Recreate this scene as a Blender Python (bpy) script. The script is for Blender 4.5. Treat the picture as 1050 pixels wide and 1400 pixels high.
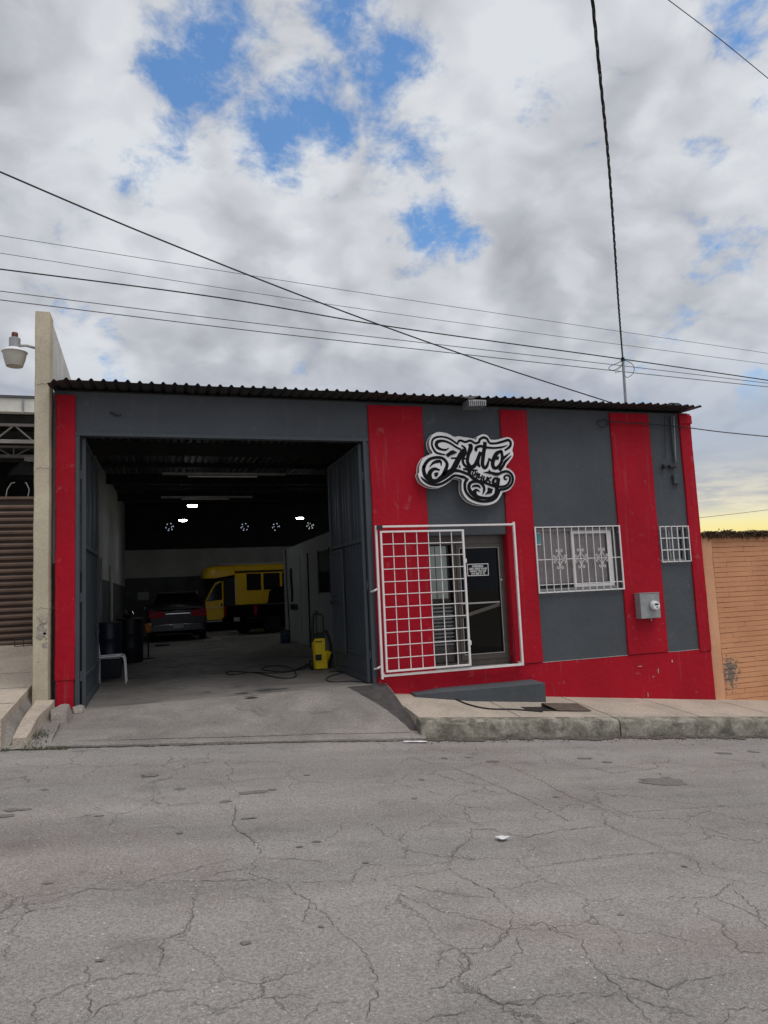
import bpy, math, random
from mathutils import Vector, Matrix, noise as mn
random.seed(7)
for o in list(bpy.data.objects): bpy.data.objects.remove(o)
sc = bpy.context.scene
COL = sc.collection
R = math.radians

# ------------------------------------------------------------------ camera
CZ = 2.0; FPX = 971.0
PITCH, ROLL, YAW = R(6.156), R(-2.581), R(-17.594)
def cam_axes():
    cy, sy = math.cos(YAW), math.sin(YAW)
    def rz(v): return Vector((cy*v[0]-sy*v[1], sy*v[0]+cy*v[1], v[2]))
    right = rz((1, 0, 0)); fwd = rz((0, math.cos(PITCH), math.sin(PITCH))); up = rz((0, -math.sin(PITCH), math.cos(PITCH)))
    c, s = math.cos(ROLL), math.sin(ROLL)
    return c*right+s*up, -s*right+c*up, fwd
RGT, UPV, FWD = cam_axes()
cd = bpy.data.cameras.new('camera'); cam = bpy.data.objects.new('camera', cd); COL.objects.link(cam)
cam.matrix_world = Matrix(((RGT.x, UPV.x, -FWD.x, 0), (RGT.y, UPV.y, -FWD.y, 0), (RGT.z, UPV.z, -FWD.z, CZ), (0, 0, 0, 1)))
cd.sensor_fit = 'VERTICAL'; cd.sensor_height = 24.0; cd.lens = FPX/1400*24.0
cd.clip_start = 0.05; cd.clip_end = 3000
sc.camera = cam
# surveying helpers: a sighting of the photograph (1050x1400) on a plane of the place
def ray(x, y): return RGT*((x-525)/FPX) - UPV*((y-700)/FPX) + FWD
def onY(x, y, Y):
    d = ray(x, y); p = d*(Y/d.y); p.z += CZ; return p
def onZ(x, y, Z):
    d = ray(x, y); p = d*((Z-CZ)/d.z); p.z += CZ; return p

# ------------------------------------------------------------------ exposure, world, sun
sc.view_settings.view_transform = 'Standard'; sc.view_settings.look = 'None'
sc.view_settings.gamma = 1.0; sc.view_settings.exposure = 0.0
sc.view_settings.use_curve_mapping = False
SUN_AZ, SUN_EL = R(150), R(65)       # azimuth clockwise from +Y (the view side)
sund = Vector((math.sin(SUN_AZ)*math.cos(SUN_EL), math.cos(SUN_AZ)*math.cos(SUN_EL), math.sin(SUN_EL)))
sl = bpy.data.lights.new('sun', 'SUN'); sl.energy = 1.5; sl.angle = R(42); sl.color = (1.0, 0.97, 0.93)
so = bpy.data.objects.new('sun', sl); COL.objects.link(so)
so.rotation_euler = sund.to_track_quat('Z', 'Y').to_euler(); so.location = (12, -12, 20)

SKY_STRENGTH = 0.96
W = bpy.data.worlds.new('World'); sc.world = W; W.use_nodes = True
class NT:
    def __init__(s, tree): s.t = tree
    def n(s, typ, **kw):
        nd = s.t.nodes.new(typ)
        ins = kw.pop('ins', {})
        for k, v in kw.items(): setattr(nd, k, v)
        for k, v in ins.items(): s.put(nd.inputs[k], v)
        return nd
    def put(s, sock, v):
        if isinstance(v, bpy.types.NodeSocket): s.t.links.new(v, sock)
        elif isinstance(v, bpy.types.Node): s.t.links.new(v.outputs[0], sock)
        else:
            if sock.type == 'RGBA' and len(v) == 3: v = (*v, 1)
            sock.default_value = v
    def m(s, op, a, b=0.0, c=0.0, clamp=False):
        nd = s.t.nodes.new('ShaderNodeMath'); nd.operation = op; nd.use_clamp = clamp
        s.put(nd.inputs[0], a); s.put(nd.inputs[1], b); s.put(nd.inputs[2], c); return nd.outputs[0]
    def v(s, op, a, b=(0, 0, 0), scale=None):
        nd = s.t.nodes.new('ShaderNodeVectorMath'); nd.operation = op
        s.put(nd.inputs[0], a); s.put(nd.inputs[1], b)
        if scale is not None: s.put(nd.inputs['Scale'], scale)
        return nd.outputs['Value'] if op in ('LENGTH', 'DISTANCE', 'DOT_PRODUCT') else nd.outputs[0]
    def mr(s, x, a, b, c=0.0, d=1.0, smooth=True):
        nd = s.t.nodes.new('ShaderNodeMapRange'); nd.interpolation_type = 'SMOOTHSTEP' if smooth else 'LINEAR'
        for i, q in enumerate((x, a, b, c, d)): s.put(nd.inputs[i], q)
        return nd.outputs[0]
    def mix(s, f, a, b, blend='MIX'):
        nd = s.t.nodes.new('ShaderNodeMix'); nd.data_type = 'RGBA'; nd.blend_type = blend
        s.put(nd.inputs[0], f); s.put(nd.inputs[6], a); s.put(nd.inputs[7], b); return nd.outputs[2]
    def noise(s, vec, scale, detail=4, rough=.55, dist=0.0, dim='3D'):
        nd = s.t.nodes.new('ShaderNodeTexNoise'); nd.noise_dimensions = dim
        s.put(nd.inputs['Vector'], vec)
        for k, q in (('Scale', scale), ('Detail', detail), ('Roughness', rough), ('Distortion', dist)): s.put(nd.inputs[k], q)
        return nd.outputs['Fac']

def build_world():
    t = W.node_tree; t.nodes.clear(); N = NT(t)
    out = N.n('ShaderNodeOutputWorld')
    D = N.v('NORMALIZE', N.n('ShaderNodeTexCoord').outputs['Generated'])
    sep = N.n('ShaderNodeSeparateXYZ', ins={0: D})
    el = sep.outputs[2]
    # cloud layer: directions projected on a high sheet, so that clouds flatten towards the horizon
    inv = N.m('DIVIDE', 1.0, N.m('ADD', N.m('MAXIMUM', el, 0.0), 0.42))
    P = N.v('ADD', N.v('SCALE', D, scale=inv), (1.3, .55, .2))
    warp = N.n('ShaderNodeTexNoise', ins={'Vector': P, 'Scale': 4.0, 'Detail': 3.0, 'Roughness': .6})
    wv = N.v('SUBTRACT', warp.outputs['Color'], (.5, .5, .5))
    Pw = N.v('ADD', P, N.v('SCALE', wv, scale=0.16))
    Pf = N.v('ADD', P, N.v('SCALE', wv, scale=0.05))
    na = N.noise(Pw, 3.4, 6, .60)
    v1 = N.n('ShaderNodeTexVoronoi', ins={'Vector': Pw, 'Scale': 9.0}, feature='F1')
    n1 = N.m('ADD', na, N.m('MULTIPLY', N.m('SUBTRACT', .55, v1.outputs['Distance']), .22))
    nb_ = N.noise(N.v('ADD', Pw, (0.028, -0.01, 0.042)), 3.4, 3, .60)
    nf = N.noise(Pf, 15.0, 5, .66)
    # thin places where the blue shows
    gap = 0.0
    for (px, py, r_, k) in ((280, 75, .12, .82), (372, 190, .11, .9), (425, 150, .12, .9), (525, 110, .12, .78), (455, 190, .07, .8), (570, 220, .12, .95), (598, 300, .10, 1.05), (640, 332, .06, .9),
                         (240, 208, .08, .7), (478, 30, .10, .7), (1030, 30, .11, .75), (720, 112, .10, .58), (1035, 115, .06, .7), (660, 205, .07, .55)):
        c = ray(px, py).normalized()
        dd = N.v('DISTANCE', D, tuple(c))
        gap = N.m('MAXIMUM', gap, N.mr(dd, r_, 0.0, 0.0, k))
    dens = N.m('ADD', N.m('MULTIPLY', N.m('SUBTRACT', n1, .52), 1.8), N.m('MULTIPLY', N.m('SUBTRACT', nf, .5), 1.15))
    over = N.m('SUBTRACT', N.m('ADD', dens, .44), N.m('MULTIPLY', gap, .54))
    cov = N.mr(over, -.20, .26)
    # cloud shading: lumps lit from the upper side, broad grey areas
    relief = N.m('MULTIPLY', N.m('SUBTRACT', n1, N.m('ADD', nb_, .02)), 2.4)
    broad = N.mr(N.noise(N.v('ADD', P, (3.1, 1.7, 0.4)), 2.0, 2, .5), .36, .66)
    br = N.m('ADD', N.m('ADD', .56, relief), N.m('MULTIPLY', N.m('SUBTRACT', broad, .5), .30))
    br = N.m('ADD', br, N.m('MULTIPLY', N.m('SUBTRACT', nf, .5), .55))
    br = N.m('ADD', br, N.m('MULTIPLY', N.mr(over, .75, .15), .20))
    hi = N.mr(el, .14, .36)
    cr = N.n('ShaderNodeValToRGB'); N.put(cr.inputs[0], br)
    e = cr.color_ramp.elements
    e[0].position = .15; e[0].color = (.37, .38, .425, 1)
    e[1].position = 1.0; e[1].color = (.74, .77, .81, 1)
    x = e.new(.52); x.color = (.51, .53, .575, 1)
    low = N.mix(N.mr(br, .1, 1.0), (.32, .375, .49), (.46, .515, .61))
    ccol = N.mix(hi, low, cr.outputs[0])
    # the strip of clear evening sky low on one side, warm cloud bellies above it
    az = N.v('DOT_PRODUCT', N.v('NORMALIZE', N.v('MULTIPLY', D, (1, 1, 0))), (.80, .60, 0))
    side = N.mr(az, .62, .985)
    st = N.noise(N.v('MULTIPLY', D, (6, 6, 34)), 1.7, 5, .62)
    elw = N.m('ADD', el, N.m('MULTIPLY', N.m('SUBTRACT', st, .5), .05))
    warm = N.m('MULTIPLY', N.mr(elw, .175, .075), side)
    wc = N.mix(N.mr(st, .38, .64), (.50, .51, .52), (.90, .82, .60))
    ccol = N.mix(N.m('MULTIPLY', warm, .92), ccol, wc)
    glow = N.m('MULTIPLY', N.mr(N.m('ADD', el, N.m('MULTIPLY', N.m('SUBTRACT', st, .5), .025)), .094, .062), side)
    ccol = N.mix(glow, ccol, N.mix(N.mr(el, .045, .085), (1.0, .86, .33), (.98, .91, .58)))
    # under the horizon
    ccol = N.mix(N.mr(el, -.02, -.06), ccol, (.2, .19, .18))
    sky = N.n('ShaderNodeTexSky'); sky.sky_type = 'NISHITA'; sky.sun_disc = False
    sky.sun_elevation = SUN_EL; sky.sun_rotation = SUN_AZ; sky.altitude = 200; sky.air_density = 1.25; sky.dust_density = .1; sky.ozone_density = 3.2
    hsv = N.n('ShaderNodeHueSaturation', ins={'Saturation': 1.18, 'Value': 1.12, 'Color': sky.outputs[0]})
    bg1 = N.n('ShaderNodeBackground', ins={'Color': hsv.outputs[0], 'Strength': 0.15})
    bg2 = N.n('ShaderNodeBackground', ins={'Color': ccol, 'Strength': SKY_STRENGTH})
    cov2 = N.m('MAXIMUM', N.m('MAXIMUM', cov, N.mr(el, .30, .18)), .04)
    mx = N.n('ShaderNodeMixShader', ins={0: cov2, 1: bg1.outputs[0], 2: bg2.outputs[0]})
    t.links.new(mx.outputs[0], out.inputs[0])
build_world()
W.cycles.sampling_method = 'MANUAL'; W.cycles.sample_map_resolution = 256

# ------------------------------------------------------------------ materials
MATS = {}
def new_mat(name):
    m = bpy.data.materials.new(name); m.use_nodes = True; MATS[name] = m
    t = m.node_tree; t.nodes.clear(); N = NT(t)
    out = N.n('ShaderNodeOutputMaterial'); b = N.n('ShaderNodeBsdfPrincipled')
    t.links.new(b.outputs[0], out.inputs[0])
    pos = N.n('ShaderNodeNewGeometry').outputs['Position']
    return m, N, b, pos, out
def bump(N, b, h, strength=.3, dist=.01):
    bp = N.n('ShaderNodeBump', ins={'Strength': strength, 'Distance': dist, 'Height': h})
    N.put(b.inputs['Normal'], bp.outputs[0])
def mat(name, c, c2=None, scale=3.0, rough=.6, metal=0.0, bumps=.25, bscale=60, bdist=.004, fine=.12, spec=.4, lo=.35, hi=.65):
    m, N, b, pos, _ = new_mat(name)
    c2 = c2 or tuple(x*.8 for x in c)
    f = N.mr(N.noise(pos, scale, 6, .6), lo, hi)
    col = N.mix(f, c, c2)
    fn = N.noise(pos, bscale, 4, .6)
    col = N.mix(1.0, col, N.mix(fn, (1-fine,)*3, (1+fine,)*3), 'MULTIPLY')
    N.put(b.inputs['Base Color'], col); b.inputs['Metallic'].default_value = metal
    N.put(b.inputs['Roughness'], N.mr(fn, .2, .8, max(rough-.08, .02), min(rough+.08, 1), False))
    b.inputs['Specular IOR Level'].default_value = spec
    if bumps: bump(N, b, N.m('ADD', fn, N.noise(pos, bscale*.22, 3, .5)), bumps, bdist)
    return m
def paint_plaster(name, c, dirt=(.22, .2, .19), amt=.10):
    m, N, b, pos, _ = new_mat(name)
    big = N.noise(pos, .8, 5, .6); med = N.noise(pos, 5, 6, .65)
    st = N.noise(N.v('MULTIPLY', pos, (9, 9, .7)), 1.0, 5, .6)          # rain runs
    col = N.mix(N.mr(big, .3, .7), tuple(x*.90 for x in c), tuple(min(1, x*1.08) for x in c))
    col = N.mix(N.m('MULTIPLY', N.mr(st, .56, .78), amt*1.3), col, dirt)
    col = N.mix(N.m('MULTIPLY', N.mr(med, .60, .75), amt), col, (.42, .36, .34))
    chips = N.mr(N.noise(pos, 17, 5, .7), .745, .765)
    col = N.mix(N.m('MULTIPLY', chips, .55), col, (.50, .44, .41))
    N.put(b.inputs['Base Color'], col)
    N.put(b.inputs['Roughness'], N.mr(med, .3, .7, .58, .78)); b.inputs['Specular IOR Level'].default_value = .18
    h = N.m('ADD', N.m('MULTIPLY', N.noise(pos, 11, 4, .6), 1.4), N.m('MULTIPLY', N.noise(pos, 90, 3, .6), .45))
    h = N.m('ADD', h, N.m('MULTIPLY', N.noise(pos, 2.2, 2, .5), 2.2))
    bump(N, b, h, .55, .012)
    return m
def concrete(name, c, c2, stain=(.12, .11, .10), amt=.5, sscale=1.3, bstr=.35, pits=1.0, grain=1.0):
    m, N, b, pos, _ = new_mat(name)
    big = N.noise(pos, sscale, 7, .62, .4); sm = N.noise(pos, 14, 6, .7); fi = N.noise(pos, 130, 3, .6)
    col = N.mix(N.mr(big, .3, .68), c, c2)
    col = N.mix(N.m('MULTIPLY', N.mr(N.noise(pos, sscale*.8, 8, .68, .8), .55, .75), amt), col, stain)
    col = N.mix(N.m('MULTIPLY', N.mr(sm, .58, .75), .35), col, tuple(x*.55 for x in c))
    mid_ = N.noise(pos, 42, 5, .7)
    col = N.mix(1.0, col, N.mix(N.mr(mid_, .3, .7), (1-.26*grain,)*3, (1+.2*grain,)*3), 'MULTIPLY')
    col = N.mix(1.0, col, N.mix(fi, (1-.3*grain,)*3, (1+.28*grain,)*3), 'MULTIPLY')
    col = N.mix(N.m('MULTIPLY', N.mr(N.noise(pos, 24, 4, .7), .68, .72), pits), col, tuple(x*.42 for x in c))
    N.put(b.inputs['Base Color'], col); b.inputs['Roughness'].default_value = .85; b.inputs['Specular IOR Level'].default_value = .25
    h = N.m('ADD', N.m('MULTIPLY', sm, 1.2), N.m('MULTIPLY', fi, .5))
    bump(N, b, h, bstr, .012)
    return m

RED = paint_plaster('red_paint', (.42, .0064, .020), amt=.17)
GREY = paint_plaster('grey_paint', (.088, .097, .107), amt=.12)
mat('grey_metal', (.056, .066, .076), (.066, .077, .088), 2.0, .5, 0.0, .15, 25, .004, .06)
mat('white_metal', (.80, .78, .76), (.62, .58, .54), 7, .45, 0, .1, 60, .002, .05, lo=.5, hi=.8)
mat('pink_white_metal', (.86, .81, .79), (.72, .63, .59), 6, .45, 0, .1, 60, .002, .05, lo=.5, hi=.8)
mat('bronze_aluminium', (.125, .108, .092), (.095, .083, .072), 3, .42, .5, .05, 40, .002, .05)
mat('silver_aluminium', (.40, .39, .37), (.34, .33, .31), 3, .45, .3, .05, 40, .002, .05)
mat('roof_sheet', (.04, .041, .043), (.058, .052, .047), 2.5, .6, .3, .2, 50, .003, .2)
mat('dark_steel', (.03, .03, .032), (.05, .045, .04), 4, .6, .3, .1, 60, .002, .1)
mat('black_rubber', (.015, .015, .016), (.022, .022, .022), 5, .6, 0, .1, 60, .002, .1)
mat('cable_black', (.018, .018, .02), (.03, .03, .03), 5, .6, 0, 0)
mat('cable_grey', (.10, .105, .115), (.13, .13, .14), 5, .6, 0, 0)
mat('galvanised', (.42, .43, .43), (.30, .31, .31), 5, .45, .6, .1, 60, .002, .12)
mat('meter_grey', (.36, .37, .37), (.29, .30, .30), 5, .5, .2, .1, 60, .002, .1)
mat('sign_white', (.86, .86, .86), (.78, .78, .78), 5, .45, 0, .05, 60, .001, .04)
mat('sign_edge', (.36, .355, .33), (.27, .265, .24), 6, .5, .2, .05, 60, .001, .08)
mat('sign_black', (.006, .006, .007), (.008, .008, .008), 5, .6, 0, 0, spec=.12)
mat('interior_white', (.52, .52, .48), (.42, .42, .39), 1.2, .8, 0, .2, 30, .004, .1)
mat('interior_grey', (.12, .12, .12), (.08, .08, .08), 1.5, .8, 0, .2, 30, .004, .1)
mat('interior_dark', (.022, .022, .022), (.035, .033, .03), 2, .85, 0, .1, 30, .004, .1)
mat('partition_grey', (.40, .40, .39), (.34, .34, .33), 1.2, .8, 0, .2, 30, .004, .1)
mat('shutter_brown', (.165, .108, .078), (.125, .082, .06), 2, .55, .1, .1, 40, .003, .12)
mat('shutter_groove', (.05, .034, .028), (.04, .028, .024), 2, .7, 0, .1, 40, .003, .12)
mat('cream_wall', (.78, .76, .69), (.62, .60, .54), 2.5, .8, 0, .3, 40, .005, .1)
mat('truss_paint', (.36, .33, .31), (.27, .25, .23), 5, .6, .1, .1, 50, .003, .1)
mat('curtain', (.72, .57, .53), (.62, .48, .45), 3, .9, 0, .1, 120, .002, .12)
mat('blind', (.75, .76, .66), (.66, .67, .58), 4, .8, 0, .05, 80, .001, .06)
mat('washer_yellow', (.85, .62, .015), (.78, .55, .012), 4, .4, 0, .03, 80, .001, .04)
mat('bus_yellow', (.88, .55, .01), (.82, .49, .01), 2, .35, 0, .02, 40, .001, .04, .5)
mat('bus_white', (.72, .72, .68), (.60, .60, .56), 2, .4, 0, .02, 40, .001, .04)
mat('car_red', (.012, .004, .005), (.014, .005, .006), 2, .28, 0, 0, spec=.4)
mat('car_black', (.007, .0075, .009), (.009, .009, .011), 2, .22, .2, 0, spec=.7)
mat('tail_red', (.55, .012, .04), (.45, .01, .03), 8, .3, 0, 0, spec=.4)
mat('chrome', (.7, .7, .7), (.6, .6, .6), 4, .15, 1, 0)
mat('plate_white', (.5, .5, .5), (.45, .45, .45), 8, .5, 0, 0)
mat('barrel_blue', (.018, .024, .05), (.014, .019, .042), 4, .4, 0, .05, 60, .002, .08)
mat('bucket_blue', (.03, .07, .10), (.025, .055, .08), 4, .45, 0, .05, 60, .002, .08)
mat('crate_navy', (.012, .013, .02), (.01, .011, .017), 4, .5, 0, .05, 60, .002, .08)
mat('orange_plastic', (.60, .22, .04), (.5, .18, .03), 4, .45, 0, 0)
mat('paper_white', (.82, .82, .82), (.72, .72, .71), 9, .8, 0, .1, 60, .002, .05)
mat('rust_plate', (.17, .13, .10), (.11, .085, .07), 8, .75, .3, .25, 60, .003, .2)
mat('rust_red', (.16, .03, .028), (.12, .025, .022), 8, .5, 0, .1, 60, .002, .1)
mat('lamp_glass', (.50, .47, .41), (.44, .41, .36), 8, .35, 0, .1, 90, .002, .05)
mat('teal_sticker', (.10, .33, .33), (.12, .4, .4), 40, .5, 0, 0)
mat('moss', (.085, .078, .066), (.17, .155, .135), 30, .95, 0, .3, 80, .004, .2)
mat('crack', (.09, .08, .073), (.16, .148, .135), 12, .95, 0, 0)
mat('tar', (.15, .138, .128), (.22, .205, .19), 26, .9, 0, .4, 70, .006, .35)
concrete('rock_face', (.44, .39, .34), (.30, .265, .235), amt=.3, bstr=1.0)
concrete('pale_concrete', (.56, .475, .385), (.44, .375, .31), stain=(.24, .2, .16), amt=.40)
concrete('sidewalk_concrete', (.56, .48, .39), (.43, .37, .305), stain=(.25, .21, .17), amt=.5)
concrete('kerb_concrete', (.47, .43, .35), (.15, .142, .115), stain=(.20, .145, .055), amt=.7, sscale=4.5, bstr=1.0)
concrete('driveway_concrete', (.335, .303, .272), (.225, .206, .19), stain=(.125, .115, .105), amt=.8)
concrete('pillar_concrete', (.63, .555, .41), (.52, .455, .335), stain=(.34, .29, .22), amt=.45, sscale=1.6, bstr=.35, pits=.12, grain=.4)
concrete('render_white', (.80, .78, .74), (.62, .60, .56), stain=(.36, .34, .31), amt=.6, sscale=1.6, bstr=.5)

def make_floor_mat():
    m, N, b, pos, _ = new_mat('garage_concrete')
    big = N.noise(pos, .9, 8, .65, .6); sm = N.noise(pos, 6, 6, .7); fi = N.noise(pos, 120, 3, .6)
    col = N.mix(N.mr(big, .32, .68), (.275, .252, .23), (.16, .148, .138))
    col = N.mix(N.m('MULTIPLY', N.mr(N.noise(N.v('ADD', pos, (9, 3, 0)), 1.3, 7, .6), .58, .70), .6), col, (.07, .066, .06))
    col = N.mix(1.0, col, N.mix(fi, (.85,)*3, (1.12,)*3), 'MULTIPLY')
    N.put(b.inputs['Base Color'], col); N.put(b.inputs['Roughness'], N.mr(sm, .35, .65, .5, .85)); b.inputs['Specular IOR Level'].default_value = .3
    bump(N, b, N.m('ADD', sm, fi), .12, .006)
make_floor_mat()

def make_road_mat():
    m, N, b, pos, _ = new_mat('asphalt')
    big = N.noise(N.v('MULTIPLY', pos, (.45, 1.0, 1)), .55, 6, .6, .3)
    mid = N.noise(pos, 2.6, 6, .62); fine = N.noise(pos, 55, 4, .7); grit = N.noise(pos, 210, 2, .6)
    col = N.mix(N.mr(big, .33, .67), (.375, .342, .318), (.305, .287, .272))
    col = N.mix(N.m('MULTIPLY', N.mr(N.noise(N.v('ADD', pos, (5, 2, 0)), .42, 6, .62, .6), .54, .70), .55), col, (.30, .235, .212))
    col = N.mix(N.m('MULTIPLY', N.mr(mid, .50, .75), .42), col, (.18, .168, .158))
    lane = N.noise(N.v('MULTIPLY', pos, (.10, .75, .1)), 1.0, 4, .6)
    col = N.mix(1.0, col, N.mix(N.mr(lane, .35, .65), (.86,)*3, (1.12,)*3), 'MULTIPLY')
    # aggregate: pale and dark stones
    vo = N.n('ShaderNodeTexVoronoi', ins={'Vector': pos, 'Scale': 62.0}); sp = N.n('ShaderNodeSeparateColor', ins={0: vo.outputs['Color']})
    stone = N.m('MULTIPLY', N.mr(sp.outputs[0], .72, .92), N.mr(vo.outputs['Distance'], .45, .25))
    col = N.mix(N.m('MULTIPLY', stone, .45), col, (.55, .52, .49))
    dk = N.m('MULTIPLY', N.mr(sp.outputs[1], .75, .95), N.mr(vo.outputs['Distance'], .55, .3))
    col = N.mix(N.m('MULTIPLY', dk, .35), col, (.10, .096, .092))
    vo2 = N.n('ShaderNodeTexVoronoi', ins={'Vector': pos, 'Scale': 26.0}); sp2 = N.n('ShaderNodeSeparateColor', ins={0: vo2.outputs['Color']})
    st2 = N.m('MULTIPLY', N.mr(sp2.outputs[2], .88, .92), N.mr(vo2.outputs['Distance'], .22, .12))
    col = N.mix(N.m('MULTIPLY', st2, .8), col, (.68, .65, .62))
    pit = N.m('MULTIPLY', N.mr(N.noise(pos, 7, 5, .7), .69, .74), .55)
    col = N.mix(pit, col, (.10, .094, .09))
    col = N.mix(1.0, col, N.mix(N.mr(fine, .3, .7), (.76,)*3, (1.24,)*3), 'MULTIPLY')
    col = N.mix(1.0, col, N.mix(N.mr(grit, .3, .7), (.68,)*3, (1.32,)*3), 'MULTIPLY')
    # hair cracks
    wq = N.n('ShaderNodeTexNoise', ins={'Vector': pos, 'Scale': 3.0, 'Detail': 5.0, 'Roughness': .65})
    pw = N.v('ADD', pos, N.v('SCALE', N.v('SUBTRACT', wq.outputs['Color'], (.5, .5, .5)), scale=.42))
    cv = N.n('ShaderNodeTexVoronoi', ins={'Vector': N.v('MULTIPLY', pw, (1, 1, 0)), 'Scale': 1.5}, feature='DISTANCE_TO_EDGE')
    ck = N.m('MULTIPLY', N.mr(cv.outputs['Distance'], .008, .001), N.mr(N.noise(pos, .8, 3, .5), .46, .58))
    col = N.mix(N.m('MULTIPLY', ck, .32), col, (.12, .11, .10))
    N.put(b.inputs['Base Color'], col); b.inputs['Roughness'].default_value = .88; b.inputs['Specular IOR Level'].default_value = .25
    h = N.m('ADD', N.m('MULTIPLY', fine, .8), N.m('MULTIPLY', grit, .6)); h = N.m('ADD', h, N.m('MULTIPLY', stone, .5)); h = N.m('SUBTRACT', h, N.m('MULTIPLY', ck, 1.5)); h = N.m('SUBTRACT', h, pit)
    bump(N, b, h, .8, .014)
make_road_mat()

def make_brick_mat():
    m, N, b, pos, _ = new_mat('orange_brick')
    big = N.noise(pos, 1.2, 5, .6); sm = N.noise(pos, 22, 5, .65)
    col = N.mix(N.mr(big, .3, .7), (.71, .35, .185), (.61, .288, .148))
    col = N.mix(N.m('MULTIPLY', N.mr(sm, .55, .75), .30), col, (.62, .36, .22))
    c = onY(1000, 916, 10.5)
    d = N.v('LENGTH', N.v('MULTIPLY', N.v('SUBTRACT', pos, tuple(c)), (1.0, 0, .75)))
    worn = N.m('ADD', N.mr(d, .42, .0, 0, .42, False), N.noise(pos, 15, 6, .75))
    zlow = N.mr(N.m('SUBTRACT', (N.n('ShaderNodeSeparateXYZ', ins={0: pos}).outputs[2]), 0.0), .35, -.2, 0, .12, False)
    col = N.mix(N.mr(N.m('ADD', worn, zlow), .77, .82), col, (.20, .17, .14))
    N.put(b.inputs['Base Color'], col); b.inputs['Roughness'].default_value = .8; b.inputs['Specular IOR Level'].default_value = .25
    bump(N, b, N.m('ADD', N.noise(pos, 30, 5, .7), N.m('MULTIPLY', N.noise(pos, 120, 3, .6), .5)), .6, .01)
make_brick_mat()
mat('orange_pier', (.73, .385, .22), (.64, .325, .18), 1.6, .8, 0, .5, 25, .008, .12)

def make_wet_mat():
    m, N, b, pos, _ = new_mat('oil_wet')
    n = N.noise(pos, 9, 6, .65)
    N.put(b.inputs['Base Color'], N.mix(N.mr(n, .3, .7), (.05, .047, .045), (.085, .08, .075)))
    b.inputs['Roughness'].default_value = .6; bump(N, b, n, .3, .006)
make_wet_mat()

def make_glass(name, tint=(.75, .8, .8), ior=1.42, rough=.02):
    m = bpy.data.materials.new(name); m.use_nodes = True; MATS[name] = m
    t = m.node_tree; t.nodes.clear(); N = NT(t)
    out = N.n('ShaderNodeOutputMaterial')
    fr = N.n('ShaderNodeFresnel', ins={'IOR': ior})
    tr = N.n('ShaderNodeBsdfTransparent', ins={'Color': tint}); gl = N.n('ShaderNodeBsdfGlossy', ins={'Roughness': rough})
    mx = N.n('ShaderNodeMixShader', ins={0: fr.outputs[0], 1: tr.outputs[0], 2: gl.outputs[0]})
    t.links.new(mx.outputs[0], out.inputs[0])
make_glass('glass', (.93, .95, .95), 1.4); make_glass('dark_glass', (.12, .125, .14), 1.35)
mat('vehicle_glass', (.008, .009, .010), (.01, .01, .011), 3, .06, 0, 0, spec=.5)
def make_emit(name, c, s):
    m = bpy.data.materials.new(name); m.use_nodes = True; MATS[name] = m
    t = m.node_tree; t.nodes.clear(); N = NT(t)
    out = N.n('ShaderNodeOutputMaterial'); e = N.n('ShaderNodeEmission', ins={'Color': c, 'Strength': s}); t.links.new(e.outputs[0], out.inputs[0])
make_emit('led_light', (.92, .97, 1.0), 48.0)

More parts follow.
